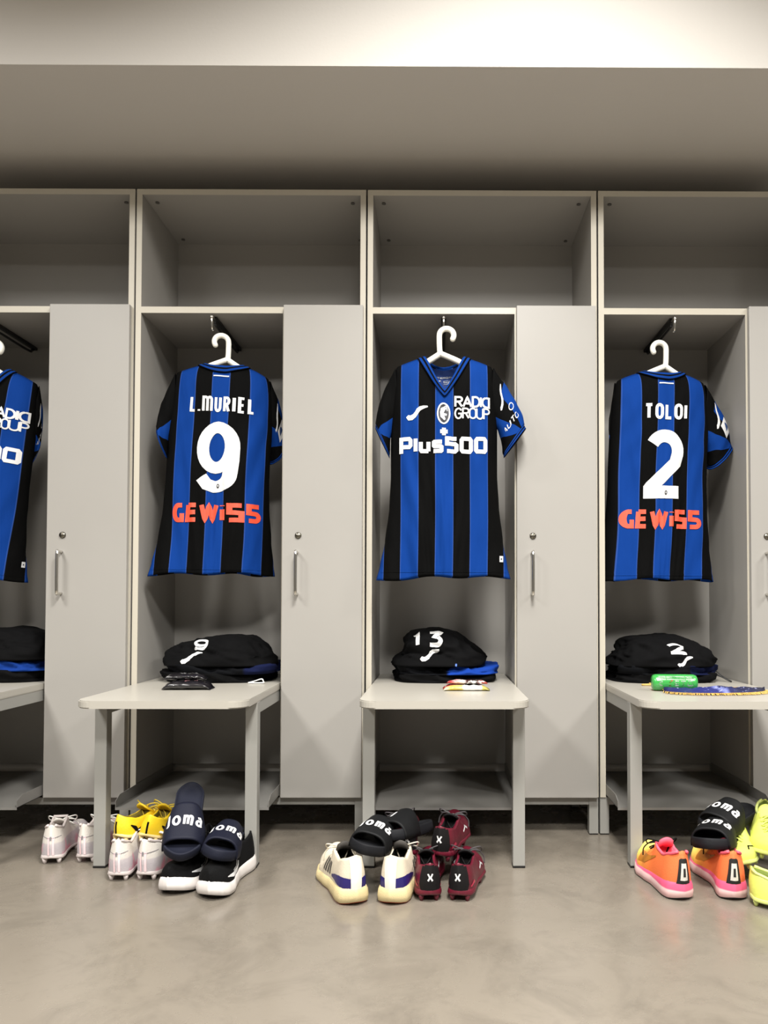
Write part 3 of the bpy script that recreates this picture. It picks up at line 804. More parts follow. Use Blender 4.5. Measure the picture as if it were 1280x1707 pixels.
# green roll
q = G(1127, 1153, TZ)
GRN = mat('green_film', (52, 150, 66), .25, coat=.5, nscale=30, namt=.12)
root = empty('energy_drink_roll', (q.x, q.y + .02, z + .0262), (0, 0, R(-4)), 'green and white cylindrical wrapped roll with red and white letters lying on the right bench', 'roll')
bm = bmesh.new(); rows = []
for i, (x, r_) in enumerate([(-.070, .004), (-.069, .018), (-.066, .023), (-.058, .0255), (-.03, .026), (0, .0258), (.03, .026), (.058, .0255), (.066, .023), (.069, .018), (.070, .004)]):
    rows.append([Vector((x, math.cos(2*PI*k/32)*r_, math.sin(2*PI*k/32)*r_)) for k in range(32)])
V = grid(bm, rows, True); bm.faces.new(V[0][::-1]); bm.faces.new(V[-1]); bvh = BVHTree.FromBMesh(bm)
obj('wrapper', bm, GRN, root, True)
fn = caster(bvh, (0, -.1, 0), (1, 0, 0), (0, 0, 1), (0, 1, 0), .0014)
strokes('white_band', [([(-.055, .0165), (.055, .0165)], .012)], fn, PRW, root, .002)
strokes('red_lettering', [([(-.018, -.012), (-.020, .004), (-.008, .008)], .006)], fn, mat('red_print', (190, 50, 50), .4), root, .003)
strokes('white_lettering', shift(text_strokes('ETO', .018, .0042, .058), .024, -.001) + shift(text_strokes('C', .016, .005, .016), -.045, -.001), fn, PRW, root, .002)
# pennant
q = G(1195, 1155, TZ)
PEN = ramp_mat('pennant_blue', 'X', [(-.2, (20, 22, 60)), (.0, (38, 44, 110)), (.015, (120, 128, 190)), (.03, (30, 34, 80)), (.2, (12, 12, 20))], .5, .4, 40, blotch=((170, 175, 215), 70, .6))
root = empty('club_pennant', (q.x, q.y + .02, z), (0, 0, R(-3)), 'dark blue pennant with gold fringe spread on the right bench', 'pennant')
bm = bmesh.new(); rows = []
out = lambda u: .045 + .085*max(0, 1 - abs(u + .1)**1.6)
for i in range(25):
    u = -1 + 2*i/24; X = u*.16; hw_ = .075*(1 - abs(u)**2.4)**.5 + .004
    rows.append([Vector((X, hw_*(-1 + 2*j/12) + .02*u, .0025 + .030*abs(noise.noise(Vector((X*14, j*.35, 4))))*(1 - (-1 + 2*j/12)**2) + .003*(1 - abs(-1 + 2*j/12)))) for j in range(13)])
grid(bm, rows); o = obj('pennant_cloth', bm, PEN, root, True, False); s_ = o.modifiers.new('t', 'SOLIDIFY'); s_.thickness = .0015
fnc = lambda a, b_: Vector((a, b_, .0125))
bm = bmesh.new(); random.seed(5)
GOLD = mat('gold_fringe', (196, 160, 84), .5, nscale=80, namt=.2)
for i in range(150):
    u = -1 + 2*i/149
    for sd in (-1, 1):
        if sd > 0 and abs(u) > .98: continue
        X = u*.16; hw_ = .075*(1 - abs(u)**2.4)**.5 + .004; Y = hw_*sd + .02*u
        dx = (random.random() - .5)*.006 + u*.008
        tube(bm, [(X, Y - sd*.004, .005), (X + dx*.5, Y + sd*.007, .0055), (X + dx, Y + sd*.016, .0015)], .0010, 4)
tag(obj('gold_fringe', bm, GOLD, root), 'gold thread fringe', kind='stuff')
strokes('white_emblem', [([(-.055, -.005), (-.045, .02), (-.035, .0), (-.025, .018)], .006)], lambda a, b_: Vector((a, b_ + .01, .0118)), PRW, root, .004)
q = G(1208, 1137, TZ)
bm = bmesh.new(); tube(bm, smooth_path([(-.03, .03, .03), (.0, .0, .012), (.015, -.01, .003), (.022, -.0, .003), (.012, .02, .010), (-.02, .05, .04)], 5), .0022, 6)
o = obj('drawstring', bm, BLACKM, None, True); o.location = (q.x, q.y, z); tag(o, 'thin black drawstring loop hanging off the number 2 clothes on the right bench', 'cord')
q = G(1083, 1144, TZ)
bm = bmesh.new()
tube(bm, smooth_path([(-.02, 0, .003), (0, -.006, .004), (.03, 0, .003), (.05, .01, .004), (.02, .016, .003), (-.015, .012, .003)], 5, True), .0028, 6, True)
tube(bm, smooth_path([(.0, -.002, .008), (.02, -.004, .009), (.045, .004, .007), (.03, .018, .007)], 5), .0025, 6)
o = obj('gold_cord', bm, GOLD, None, True); o.location = (q.x, q.y + .01, z); tag(o, 'loose gold cord lying left of the green roll', 'cord')

# ------------------------------------------------------------------ shoes
def outline(x, L, W):
    """half width of the sole along the length, heel at 0"""
    t = x/L
    tab = [(0, .30), (.03, .50), (.08, .64), (.16, .70), (.30, .66), (.42, .66), (.58, .84), (.72, 1.0), (.84, .93), (.92, .72), (.97, .46), (1, .20)]
    return interp(t, tab)*W/2
def centre(x, L, hand):       # slight banana curve of left / right shoes
    t = x/L
    return hand*(.010*math.sin(t*PI) - .014*t*t)
def shoe(name, loc, rot, label, cat, group, L=.285, W=.105, hand=1, sole=None, um=None, hc=.075, inst=.072, toe=.040, studs=0, flare=1.06, lm=None, tongue=None, lining=None, sole_m=None, out_m=None, sole_h=(.034, .026, .022), ankle=.72, lacem=None, sock=False, loops=True, rim=None):
    root = empty(name, loc, rot, label, cat, group)
    z0 = .013 if studs else 0
    def sh(x):            # sole thickness
        return interp(x/L, [(0, sole_h[0]), (.45, sole_h[1]), (.8, sole_h[2]), (1, sole_h[2] + .006)])
    def lift(x):          # toe spring and heel bevel
        t = x/L; return z0 + .016*max(0, (t - .72)/.28)**2 + .007*max(0, (.1 - t)/.1)**2
    xo = .43*L
    xs = [0, .0015, .004, .008, .013, .02, .03, .042, .056, .072, .09] + [.09 + (xo - .012 - .09)*k/5 for k in range(1, 6)] + [xo, xo + .014] + [xo + .014 + (L - xo - .014)*k/22 for k in range(1, 23)]
    # upper
    bm = bmesh.new(); rows = []; matidx = []
    NO = 12
    for x in xs:
        w_ = outline(x, L, W)*.96
        w_ *= math.sqrt(max(0, 1 - (1 - min(1, x/.035))**2))
        if x > L*.9: w_ *= math.sqrt(max(.01, 1 - ((x - L*.9)/(L*.1))**2*.92))
        zb = lift(x) + sh(x)*.55
        cy = centre(x, L, hand)
        row = []
        if x < xo + .001:
            ct = interp(x/xo, [(0, hc), (.25, hc*.93), (.55, hc*.80), (.8, hc*.90), (1, hc*1.06)])
            wt = w_*ankle
            if x < .03: wt = min(wt, outline(.03, L, W)*.96*ankle*math.sqrt(max(0, 1 - (1 - x/.03)**2)))
            for k in range(NO + 1):                       # outer wall
                f = k/NO; yy = w_*(1 + .05*math.sin(f*PI)) + (wt - w_)*(f**1.6)
                row.append((yy, zb + (sh(x)*.45 + ct)*f, 0))
            th = .006; inn = max(0, wt - th); cav = x > .007
            zr = zb + sh(x)*.45 + ct
            row.append((max(inn, wt*.6 if not cav else inn), zr + .001, 1))
            dep = ct*.85 if cav else .001
            row.append((inn*.95, zr - dep*.35, 1)); row.append((inn*.9, zr - dep*.8, 1)); row.append((inn*.6, zr - dep, 1)); 
            row.append((0, zr - dep, 1))
        else:
            hh = interp((x - xo)/(L - xo), [(0, inst*1.08), (.12, inst*1.0), (.4, inst*.72), (.7, toe*1.02), (.9, toe*.82), (1, toe*.40)]) + sh(x)*.45
            for k in range(NO + 6):
                f = k/(NO + 5); a = f*PI/2
                row.append((w_*(math.cos(a)**.72)*(1 + .05*math.sin(min(1, f*2)*PI)), zb + hh*math.sin(a)**.82, 0))
        full = [(x, cy + a, b_) for a, b_, c in row] + [(x, cy - a, b_) for a, b_, c in row[-2::-1]]
        flags = [c for a, b_, c in row] + [c for a, b_, c in row[-2::-1]]
        # heel back bulge
        out_ = []
        for X_, Y_, Z_ in full:
            f = (Z_ - zb)/max(.01, hc + .02)
            dx = 0
            if X_ < .06: dx = (-.004*math.sin(min(1, max(0, f))*PI) + .008*max(0, f - .3))*(1 - X_/.06)
            out_.append(Vector((X_ + dx, Y_, Z_)))
        rows.append(out_); matidx.append(flags)
    V = grid(bm, rows, False)
    bm.faces.ensure_lookup_table()
    n = len(rows[0]); fi = 0
    for i in range(len(rows) - 1):
        for j in range(n - 1):
            f = bm.faces[fi]; fi += 1
            fl = matidx[i]
            f.material_index = 1 if (fl[j] and fl[j+1] and xs[i] < xo + .001 and xs[i] >= .004) else 0
    bm.faces.new(V[-1])
    bmesh.ops.remove_doubles(bm, verts=bm.verts, dist=1e-5)
    bmesh.ops.recalc_face_normals(bm, faces=bm.faces)
    bvh = BVHTree.FromBMesh(bm)
    up = obj('upper', bm, [um, lining or KCL], root, True, False)
    # sole
    bm = bmesh.new(); rows = []
    prof = [(0, .90), (.12, 1.0*flare), (.45, 1.04*flare), (.8, 1.0*flare), (1.0, .99), (1.06, .9)]
    M_ = 40
    xs2 = [L*(.5 - .5*math.cos(PI*k/M_)) for k in range(M_ + 1)]
    for fz, sc_ in prof:
        left, right = [], []
        for x in xs2:
            w_ = outline(x, L, W); e = 1
            w_ *= min(1, math.sqrt(max(0, 1 - (1 - min(1, x/.03))**2)) + .0)
            if x > L*.9: w_ *= math.sqrt(max(0, 1 - ((x - L*.9)/(L*.1))**2))
            X_ = (x - L/2)*(1 + (sc_ - 1)*.35) + L/2; Z_ = lift(x) + sh(x)*fz; cy = centre(x, L, hand)
            left.append(Vector((X_, cy + w_*sc_, Z_))); right.append(Vector((X_, cy - w_*sc_, Z_)))
        rows.append(left + right[-2:0:-1])
    V = grid(bm, rows, True); bm.faces.new(V[0][::-1]); bm.faces.new(V[-1])
    bmesh.ops.remove_doubles(bm, verts=bm.verts, dist=1e-6)
    sbvh = BVHTree.FromBMesh(bm)
    so = obj('midsole' if not studs else 'sole_plate', bm, sole_m, root, True)
    if out_m and not studs:
        bm = bmesh.new(); rows = []
        for fz, sc_ in ((-.01, .86), (-.02, .93), (.10, .97*flare), (.17, .9)):
            left, right = [], []
            for x in xs2:
                w_ = outline(x, L, W)*min(1, math.sqrt(max(0, 1 - (1 - min(1, x/.03))**2)))
                if x > L*.9: w_ *= math.sqrt(max(0, 1 - ((x - L*.9)/(L*.1))**2))
                X_ = (x - L/2)*(1 + (sc_ - 1)*.3) + L/2; Z_ = lift(x) + .03*max(fz, 0) + (0 if fz > 0 else 0); cy = centre(x, L, hand)
                left.append(Vector((X_, cy + w_*sc_, Z_))); right.append(Vector((X_, cy - w_*sc_, Z_)))
            rows.append(left + right[-2:0:-1])
        V = grid(bm, rows, True); bm.faces.new(V[0][::-1]); bm.faces.new(V[-1]); bmesh.ops.remove_doubles(bm, verts=bm.verts, dist=1e-6)
        obj('outsole', bm, out_m, root, True)
    if studs:
        for x, y in ((.022, .020), (.022, -.020), (.062, .019), (.062, -.019), (.155, .034), (.155, -.034), (.195, .038), (.195, -.036), (.235, .024), (.235, -.024)):
            bm = bmesh.new(); zz = lift(x)
            bmesh.ops.create_cone(bm, cap_ends=True, segments=12, radius1=.0045, radius2=.0085, depth=.017, matrix=Matrix.Translation((x, y + centre(x, L, hand), zz - .013 + .0085)))
            obj('stud', bm, out_m or sole_m, root, True)
    # tongue
    bm = bmesh.new(); rows = []
    zi = lift(xo) + sh(xo) + inst
    tt = [(xo + .055, zi - .020, .018), (xo + .03, zi - .006, .021), (xo + .006, zi + .008, .023), (xo - .012, zi + .016, .023), (xo - .020, zi + (.022 if studs else .034), .019)]
    for off in (0, .005):
        pass
    for x, z_, hw_ in tt:
        rows.append([Vector((x - .004*(1 - (k/4 - 1)**2) + (0), centre(x, L, hand) + hw_*(k/4 - 1), z_ + .004 - .009*(k/4 - 1)**2)) for k in range(9)])
    grid(bm, rows); to = obj('tongue', bm, tongue or um, root, True)
    s_ = to.modifiers.new('t', 'SOLIDIFY'); s_.thickness = .005
    # laces
    bm = bmesh.new(); random.seed(int(abs(loc[0])*1000) + hand)
    def top(x, y):
        h_ = bvh.ray_cast(Vector((x, centre(x, L, hand) + y, .3)), Vector((0, 0, -1)))
        return (h_[0].z if h_[0] else .06)
    for k in range(5):
        x = xo + .004 + k*.016; s2 = .020 - k*.0012
        tube(bm, smooth_path([(x, centre(x, L, hand) + s2, top(x, s2) + .001), (x + .003, centre(x, L, hand), top(x, 0) + .006), (x + .014, centre(x, L, hand) - s2, top(x + .014, -s2) + .001)], 4), .0019, 6)
        tube(bm, smooth_path([(x, centre(x, L, hand) - s2, top(x, -s2) + .001), (x + .003, centre(x, L, hand), top(x, 0) + .009), (x + .014, centre(x, L, hand) + s2, top(x + .014, s2) + .001)], 4), .0019, 6)
    if loops:
        zk = top(xo + .012, 0) + .011; c0 = Vector((xo + .008, centre(xo, L, hand), zk))
        for sd in (-1, 1):
            j = random.random()*.008
            tube(bm, smooth_path([c0, c0 + Vector((-.010 - j, sd*.014, .016)), c0 + Vector((.0, sd*(.036 + j), .020)), c0 + Vector((.016, sd*(.038), .004)), c0 + Vector((.012, sd*.016, .006)), c0], 5), .0019, 6)
            tube(bm, smooth_path([c0, c0 + Vector((.018, sd*.020, .008)), c0 + Vector((.03, sd*.042, -.012)), c0 + Vector((.028, sd*.046, -.034))], 5), .0019, 6)
    obj('laces', bm, lacem or KCL, root, True)
    if rim:
        pts = []
        return_r = []
        bm = bmesh.new()
        for s_side in (1, -1):
            seq = []
            for x in [x for x in xs if .002 <= x <= xo]:
                w_ = outline(x, L, W)*.96; wt = w_*ankle
                if x < .03: wt = min(wt, outline(.03, L, W)*.96*ankle*math.sqrt(max(0, 1 - (1 - x/.03)**2)) + .0005)
                ct = interp(x/xo, [(0, hc), (.25, hc*.93), (.55, hc*.80), (.8, hc*.90), (1, hc*1.06)])
                dx = .0055*(1 - x/.06) if x < .06 else 0
                seq.append(Vector((x + dx, centre(x, L, hand) + s_side*(wt - .002), lift(x) + sh(x) + ct)))
            pts = pts + (seq if s_side > 0 else seq[::-1])
        tube(bm, pts, .0042, 8); obj('collar_rim', bm, rim, root, True)
    root['_'] = 1; del root['_']
    return root, bvh, up, sbvh
def heel(bvh, eps=.0012): return caster(bvh, (-.2, 0, 0), (0, -1, 0), (0, 0, 1), (1, 0, 0), eps)
def sidep(bvh, s, eps=.0012): return caster(bvh, (0, s*.3, 0), (1, 0, 0), (0, 0, 1), (0, -s, 0), eps)

def floor_pt(px, py, z=0): 
    q = G(px, py, z); return q
# --- white and pink boots
WB = ramp_mat('white_pink_boot', 'Z', [(.0, (190, 182, 182)), (.045, (178, 171, 175)), (.062, (184, 177, 179)), (.066, (208, 202, 195)), (.16, (214, 208, 198))], .5, .35, 220, blotch=((214, 142, 160), 16, .53))
WBS = mat('white_boot_sole', (196, 186, 183), .4); WLN = mat('pale_lining', (196, 188, 184), .8)
WLC = mat('white_lace', (238, 236, 230), .7); PNK = mat('pale_pink_strip', (238, 205, 208), .5); GRY = mat('boot_grey', (128, 124, 128), .5)
def white_boot(px, py, yaw, hand, label):
    q = floor_pt(px, py)
    r_, bvh, up, sb = shoe('football_boot', (q.x, q.y, 0), (0, 0, R(90 + yaw)), label, 'football boot', 'white and pink football boots', hand=hand, um=WB, hc=.088, inst=.068, toe=.036, studs=1, sole_m=WBS, sole_h=(.012, .009, .009), lining=WLN, lacem=WLC, ankle=.70, sock=True, W=.098, L=.275, rim=WBS, flare=1.0)
    h = heel(bvh)
    strokes('heel_strip', [([(-.006, .030), (-.006, .085)], .005), ([(.006, .030), (.006, .085)], .005)], h, PNK, up, .005)
    strokes('heel_mark', [([(0, .074), (0, .086)], .004)], h, GRY, up, .004)
    strokes('seam', [([(-.03, .083), (-.01, .081), (.01, .081), (.03, .083)], .0018)], h, GRY, up, .004)
white_boot(84, 1443, 10, 1, 'white boot with pink panels on the floor, leftmost of all the shoes')
white_boot(137, 1441, 0, -1, 'white boot with pink panels on the floor, partly hidden by the bench leg')
white_boot(194, 1472, 1, 1, 'white boot with pink panels under the yellow boot with the dark side mark')
white_boot(238, 1471, -3, -1, 'white boot with pink panels on the floor right beside the black running shoe')
# --- yellow boots on top
YB_ = mat('yellow_boot', (224, 188, 32), .45, nscale=20, namt=.05, bump=.3, bscale=200); YS_ = mat('pale_yellow_sole', (214, 190, 130), .45)
YLC = mat('yellow_lace', (205, 180, 60), .7); YLN = mat('olive_lining', (110, 96, 30), .8)
def yellow_boot(px, py, z, k, rot, hand, label, swoosh):
    y = -D*(1 - 1/k); X = P(px, py, y).x
    r_, bvh, up, sb = shoe('football_boot', (X, y, z), rot, label, 'football boot', 'yellow football boots', hand=hand, um=YB_, hc=.052, inst=.055, toe=.036, studs=1, sole_m=YS_, sole_h=(.010, .008, .008), lining=YLN, lacem=YLC, ankle=.76, W=.098, L=.27, flare=1.0)
    strokes('heel_mark', [([(0, .028), (0, .062)], .005)], heel(bvh), KCL, up, .004)
    strokes('side_mark', [([(.028, .050), (.045, .040), (.055, .030), (.10, .052)], [.003, .012, .010, .002])], sidep(bvh, -1), KCL, up, .004)
yellow_boot(192, 1400, .088, 1.165, (0, R(6), R(90 - 24)), 1, 'yellow boot with a dark side mark, lying on a white boot beside the bench leg', 1)
yellow_boot(240, 1400, .088, 1.165, (R(10), R(6), R(90 + 2)), -1, 'yellow boot on a white boot, beside the upright navy slide', 0)
# --- black running shoes, toes to the camera
BK = mat('black_knit', (9, 9, 10), .85, spec=.15, bump=.6, bscale=400); WM = mat('white_foam', (212, 206, 202), .45, nscale=30, namt=.03); OK_ = mat('black_rubber', (20, 20, 20), .6)
GPR = 'black running shoes with white soles'
def black_runner(px, py, yaw, hand, label):
    q = floor_pt(px, py); L_ = .275
    d = Vector((math.cos(R(yaw - 90)), math.sin(R(yaw - 90)), 0)); o_ = Vector((q.x, q.y, 0)) - d*L_
    r_, bvh, up, sb = shoe('running_shoe', o_, (0, 0, R(-90 + yaw)), label, 'running shoe', GPR, hand=hand, L=L_, W=.098, um=BK, hc=.07, inst=.066, toe=.046, sole_m=WM, out_m=OK_, sole_h=(.042, .036, .034), flare=1.07, lacem=BK)
    for s in (1, -1):
        strokes('side_mark', [([(.235, .054), (.20, .048), (.16, .046), (.135, .054), (.122, .078)], [.002, .010, .012, .008, .004]), ([(.19, .055), (.16, .055), (.148, .062), (.138, .080)], .0022)], sidep(bvh, s), PRW, up, .004)
    return r_
black_runner(288, 1496, -3, 1, 'black running shoe, toe to the front, under the steeply leaning navy slide')
black_runner(340, 1503, -11, -1, 'black running shoe with white side mark, toe to the front, beside the bench leg')
# --- cream running shoes
CU = mat('cream_knit', (204, 193, 172), .75, nscale=40, namt=.04, bump=.4, bscale=350); CS = mat('aged_foam', (204, 187, 142), .5, nscale=12, namt=.06, bump=.5, bscale=500)
NV = mat('navy_plastic', (36, 30, 96), .35); RD = mat('red_rubber', (196, 78, 54), .5); DGR = mat('dark_grey_knit', (60, 56, 52), .8)
def cream(px, py, yaw, hand, label):
    q = floor_pt(px, py)
    r_, bvh, up, sb = shoe('running_shoe', (q.x, q.y, 0), (0, 0, R(90 + yaw)), label, 'running shoe', 'cream running shoes with navy heels', hand=hand, L=.30, W=.112, um=CU, hc=.078, inst=.066, toe=.046, sole_m=CS, out_m=RD, sole_h=(.044, .034, .028), flare=1.10, lacem=CU, tongue=DGR, lining=KCL)
    for s in (1, -1):
        sp = sidep(bvh, s)
        strokes('heel_wrap', [([(.105, .050), (.07, .056), (.035, .058), (.012, .056)], [.006, .016, .026, .028])], sp, NV, up, .002)
        for k in range(4): strokes('side_stripe', [([(.128 + k*.014, .046), (.118 + k*.014, .082)], .008)], sp, DGR, up, .005)
    strokes('heel_tab', [([(0, .042), (0, .122)], [.026, .030])], heel(bvh, .0022), mat('white_heel_tab', (222, 216, 204), .5), up, .005)
    strokes('heel_wrap', [([(-.034, .056), (-.016, .055), (.016, .055), (.034, .056)], .029)], heel(bvh, .0013), NV, up, .004)
cream(594, 1510, 20, 1, 'cream running shoe with navy heel and dark side stripes, leftmost of the middle shoes')
cream(650, 1510, -8, -1, 'cream running shoe with navy heel, right beside the maroon boots')
# --- maroon boots
MR = mat('maroon_boot', (88, 16, 34), .4, nscale=30, namt=.15, bump=.4, bscale=200); MK = mat('black_heel_counter', (18, 16, 17), .7, spec=.2)
def maroon(px, y, z, rot, hand, label, py=1500):
    X = P(px, py, y).x
    r_, bvh, up, sb = shoe('football_boot', (X, y, z), rot, label, 'football boot', 'maroon and black football boots', hand=hand, um=MR, hc=.066, inst=.062, toe=.038, studs=1, sole_m=MR, sole_h=(.018, .012, .010), lining=MK, tongue=MK, lacem=mat('black_white_lace', (60, 56, 58), .7), ankle=.74, W=.100, L=.27, flare=1.02)
    h = heel(bvh, .001)
    strokes('heel_counter', [([(0, .026), (0, .045), (0, .07), (0, .098)], [.046, .056, .05, .036])], h, MK, up, .004)
    strokes('heel_mark', [([(a*1, b_ + .068) for a, b_ in pl], w_) for pl, w_ in text_strokes('x', .022, .004, .014)], heel(bvh, .0022), PRW, up, .003)
    for s in (1, -1):
        strokes('side_print', [([(.13, .05), (.15, .06), (.17, .048)], .006)], sidep(bvh, s), PRW, up, .004)
        strokes('heel_accent', [([(.022, .038), (.04, .046), (.055, .04)], [.004, .009, .003])], sidep(bvh, s), mat('bright_maroon', (170, 40, 70), .3), up, .003)
yM = G(717, 1506).y
maroon(717, yM, 0, (0, 0, R(90 + 3)), 1, 'maroon boot with white cross mark on the floor beside the cream shoe')
maroon(763, yM, 0, (0, 0, R(90 - 10)), -1, 'maroon boot with white cross mark on the floor, right one of the middle shoes')
maroon(683, yM + .125, .062, (R(-8), R(-3), R(90 + 6)), 1, 'maroon boot stacked upper left, half under the dark slide', 1440)
maroon(730, yM + .125, .062, (R(4), R(-3), R(90 - 14)), -1, 'maroon boot stacked upper right, on top of the other boots', 1440)
# --- orange running shoes
OR = ramp_mat('orange_knit', 'X', [(0, (232, 112, 62)), (.13, (234, 116, 56)), (.19, (236, 160, 68)), (.24, (246, 220, 110)), (.30, (250, 235, 130))], .7, .4, 350)
PKS = ramp_mat('pink_white_foam', 'Z', [(0, (216, 168, 168)), (.026, (226, 194, 192)), (.029, (214, 88, 122)), (.06, (212, 82, 118))], .45)
PKM = mat('pink_knit', (236, 92, 112), .7); SLV = mat('silver_print', (196, 192, 184), .4)
def orange(px, py, yaw, hand, label):
    q = floor_pt(px, py)
    r_, bvh, up, sb = shoe('running_shoe', (q.x, q.y, 0), (0, 0, R(90 + yaw)), label, 'running shoe', 'orange and pink running shoes', hand=hand, L=.28, W=.108, um=OR, hc=.076, inst=.066, toe=.046, sole_m=PKS, out_m=OK_, sole_h=(.048, .036, .030), flare=1.06, lacem=BK, tongue=PKM, lining=PKM, rim=PKM)
    h = heel(bvh, .0015)
    t_ = strokes('heel_tab', [([(0, .046), (0, .108), (0, .112)], [.036, .020, .012])], h, OK_, up, .004)
    strokes('heel_print', [([(0, .056), (0, .1)], [.018, .010])], heel(bvh, .0026), SLV, t_, .004)
    strokes('heel_slot', [([(0, .066), (0, .088)], [.0045, .003])], heel(bvh, .0038), OK_, t_, .004)
    for s in (1, -1): strokes('side_mark', [([(.10, .088), (.13, .074), (.16, .062), (.20, .058)], [.003, .01, .022, .026])], sidep(bvh, s), mat('copper_print', (176, 112, 40), .4), up, .005)
orange(1140, 1503, 5, 1, 'orange running shoe with pink sole, nearer the bench leg, its laces showing')
orange(1224, 1503, -5, -1, 'orange running shoe with pink sole, between its mate and the lime boots')
# --- lime boots
LM = mat('lime_boot', (204, 212, 100), .45, nscale=14, namt=.05, bump=.3, bscale=180); LMS = mat('lime_sole', (190, 200, 116), .4); LLN = mat('olive_green_lining', (96, 110, 34), .8)
def lime(loc, rot, hand, label):
    r_, bvh, up, sb = shoe('football_boot', loc, rot, label, 'football boot', 'lime yellow football boots', hand=hand, um=LM, hc=.062, inst=.062, toe=.040, studs=1, sole_m=LMS, sole_h=(.012, .010, .010), lining=LLN, lacem=LM, ankle=.74, W=.100, L=.275, rim=LMS, loops=False, flare=1.0)
    strokes('toe_mark', [([(.20, .050), (.215, .058), (.235, .056)], .003)], sidep(bvh, 1), KCL, up, .004)
def on(px, py, y): q = P(px, py, y); return q
q = G(1250, 1503)
lime((q.x, q.y, 0), (0, 0, R(-42)), 1, 'lime boot on the floor at the right edge, toe pointing out of the picture')
def orient(heel_p, toe_p, roll=0):
    d = (Vector(toe_p) - Vector(heel_p)).normalized()
    up = Vector((0, 0, 1)); s = up.cross(d).normalized(); u = d.cross(s)
    M_ = Matrix((d, s, u)).transposed() @ Matrix.Rotation(roll, 3, 'X')
    return M_.to_euler()
h_ = P(1228, 1400, -.24)
lime(h_, orient(h_, P(1240, 1458, -.49), R(14)), 1, 'lime boot propped up next to the black slides, its toe to the front')
h_ = P(1268, 1380, -.24)
lime(h_, orient(h_, P(1282, 1440, -.48), R(-8)), -1, 'lime boot at the right edge behind the others, its dark opening showing')

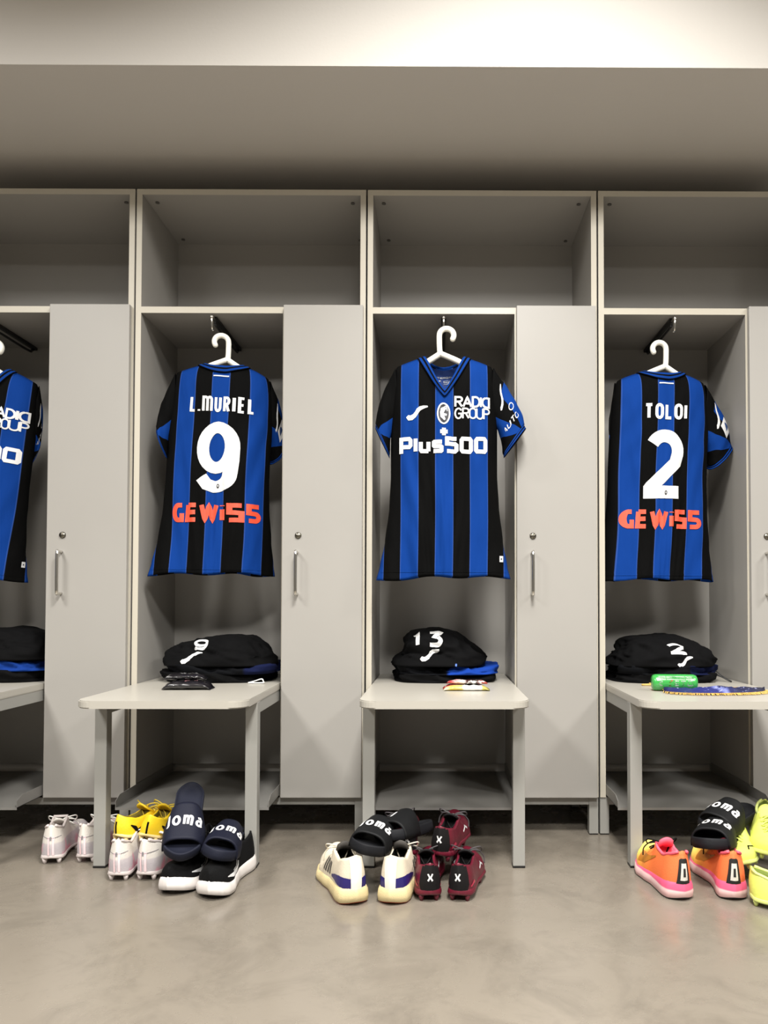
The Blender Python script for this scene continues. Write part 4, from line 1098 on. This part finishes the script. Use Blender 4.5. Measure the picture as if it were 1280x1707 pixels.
# ------------------------------------------------------------------ slides
def slide(loc, rot, m, ms, label, group, txt='joma', L=.29, W=.108, tsz=.09, tdx=0, smark=False):
    """heel at origin, toe at +x; strap over the forefoot; lettering reads from the toe end"""
    root = empty('slide_sandal', loc, rot, label, 'slide', group)
    bm = bmesh.new(); rows = []
    M_ = 36; xs2 = [L*(.5 - .5*math.cos(PI*k/M_)) for k in range(M_ + 1)]
    def hw(x):
        w_ = interp(x/L, [(0, .62), (.15, .74), (.4, .74), (.7, 1.0), (.88, .95), (1, .75)])*W/2
        return w_*math.sqrt(max(0, 1 - max(0, (1 - x/.045))**2))*(math.sqrt(max(0, 1 - ((x - L*.82)/(L*.18))**2)) if x > L*.82 else 1)
    bend = lambda x: .010*(x/L - .5)**2*4*.6
    def footprint(z, s):
        l = [Vector((L/2 + (x - L/2)*(1 + (s - 1)*.4), hw(x)*s, z + bend(x))) for x in xs2]; r_ = [Vector((v.x, -v.y, v.z)) for v in l]
        return l + r_[-2:0:-1]
    for z_, s in ((0, .90), (.003, .97), (.014, 1.0), (.026, .99), (.030, .96), (.029, .90), (.024, .86), (.022, .5)): rows.append(footprint(z_, s))
    V = grid(bm, rows, True); bm.faces.new(V[0][::-1]); bm.faces.new(V[-1]); bmesh.ops.remove_doubles(bm, verts=bm.verts, dist=1e-6)
    obj('footbed', bm, m, root, True)
    bm = bmesh.new(); rows = []
    xa, xb = L*.50, L*.86
    for i in range(17):
        f = i/16; x = xa + (xb - xa)*f; row = []
        wv = hw(x)*1.0 + .003; hh = .078 - .026*f
        for k in range(29):
            a = PI*k/28; row.append(Vector((x + .010*(math.sin(a))*(1 - 2*f)*(-.6), wv*(math.cos(a) and sgn(math.cos(a))*abs(math.cos(a))**.75), bend(x) + .004 + hh*math.sin(a)**.75)))
        rows.append(row)
    grid(bm, rows)
    bvh = BVHTree.FromBMesh(bm)
    bmesh.ops.recalc_face_normals(bm, faces=bm.faces)
    if sum(f.normal.z for f in bm.faces) < 0: bmesh.ops.reverse_faces(bm, faces=bm.faces)
    st = obj('strap', bm, ms, root, True, False)
    s_ = st.modifiers.new('t', 'SOLIDIFY'); s_.thickness = .006; s_.offset = -1
    # print: u across the strap as seen from the toe (to the viewer's right = +y when toe faces the viewer)
    xc = (xa + xb)/2 - .004 + tdx
    def fn(a, b_):
        x = xc - b_; ang = PI/2 - a/.058
        d = Vector((0, math.cos(ang), math.sin(ang)))
        h_ = bvh.ray_cast(Vector((x, 0, .012)), d)
        return (h_[0] + d*.0014) if h_[0] else None
    strokes('lettering', text_strokes(txt, .042, .0068, tsz*1.15, gap=.003), fn, PRW, st, .003)
    return root
NVY = mat('navy_foam', (20, 23, 37), .7, spec=.25, bump=.2, bscale=200); NVS = mat('navy_strap', (12, 15, 32), .65, spec=.25, bump=.2, bscale=300)
BKF = mat('black_foam', (16, 17, 21), .7, spec=.25, bump=.2, bscale=200); BKS = mat('black_strap', (9, 10, 12), .65, spec=.25, bump=.2, bscale=300)
def orient(heel_p, toe_p, roll=0):
    d = (Vector(toe_p) - Vector(heel_p)).normalized()
    up = Vector((0, 0, 1)); s = up.cross(d).normalized(); u = d.cross(s)
    M_ = Matrix((d, s, u)).transposed() @ Matrix.Rotation(roll, 3, 'X')
    return M_.to_euler()
# tall one: toe low on the black shoe, heel up against the tray
t_ = P(302, 1432, -.52); h_ = P(320, 1318, -.285)
slide(h_, orient(h_, t_, R(-3)), NVY, NVS, 'navy slide with white lettering leaning steeply, its heel against the tray', 'navy slides')
t_ = P(360, 1436, -.53); h_ = P(388, 1392, -.26)
slide(h_, orient(h_, t_, R(-14)), NVY, NVS, W=.100, label='navy slide with white lettering lying tilted on the right black shoe', group='navy slides')
# middle pair
GS = 'black slides on the shoe piles'
slide(P(648, 1388, -.315), orient(P(648, 1384, -.315), P(604, 1424, -.565), R(-12)), BKF, BKS, 'dark slide with white lettering lying on the cream shoes', GS, L=.262, tsz=.085)
slide(P(714, 1386, -.28), orient(P(714, 1384, -.28), P(646, 1404, -.48), R(14)), BKF, BKS, 'dark slide without visible lettering, behind the lettered one on the maroon boots', GS, L=.25, tsz=.02, txt='l')
# right pair
slide(P(1248, 1358, -.25), orient(P(1248, 1356, -.25), P(1170, 1398, -.45), R(-6)), BKF, BKS, 'black slide with white mark, upper one above the orange shoes', GS, L=.26)
slide(P(1222, 1398, -.31), orient(P(1222, 1394, -.31), P(1168, 1420, -.56), R(6)), BKF, BKS, 'black slide with white lettering resting on the orange shoes', GS, L=.265)
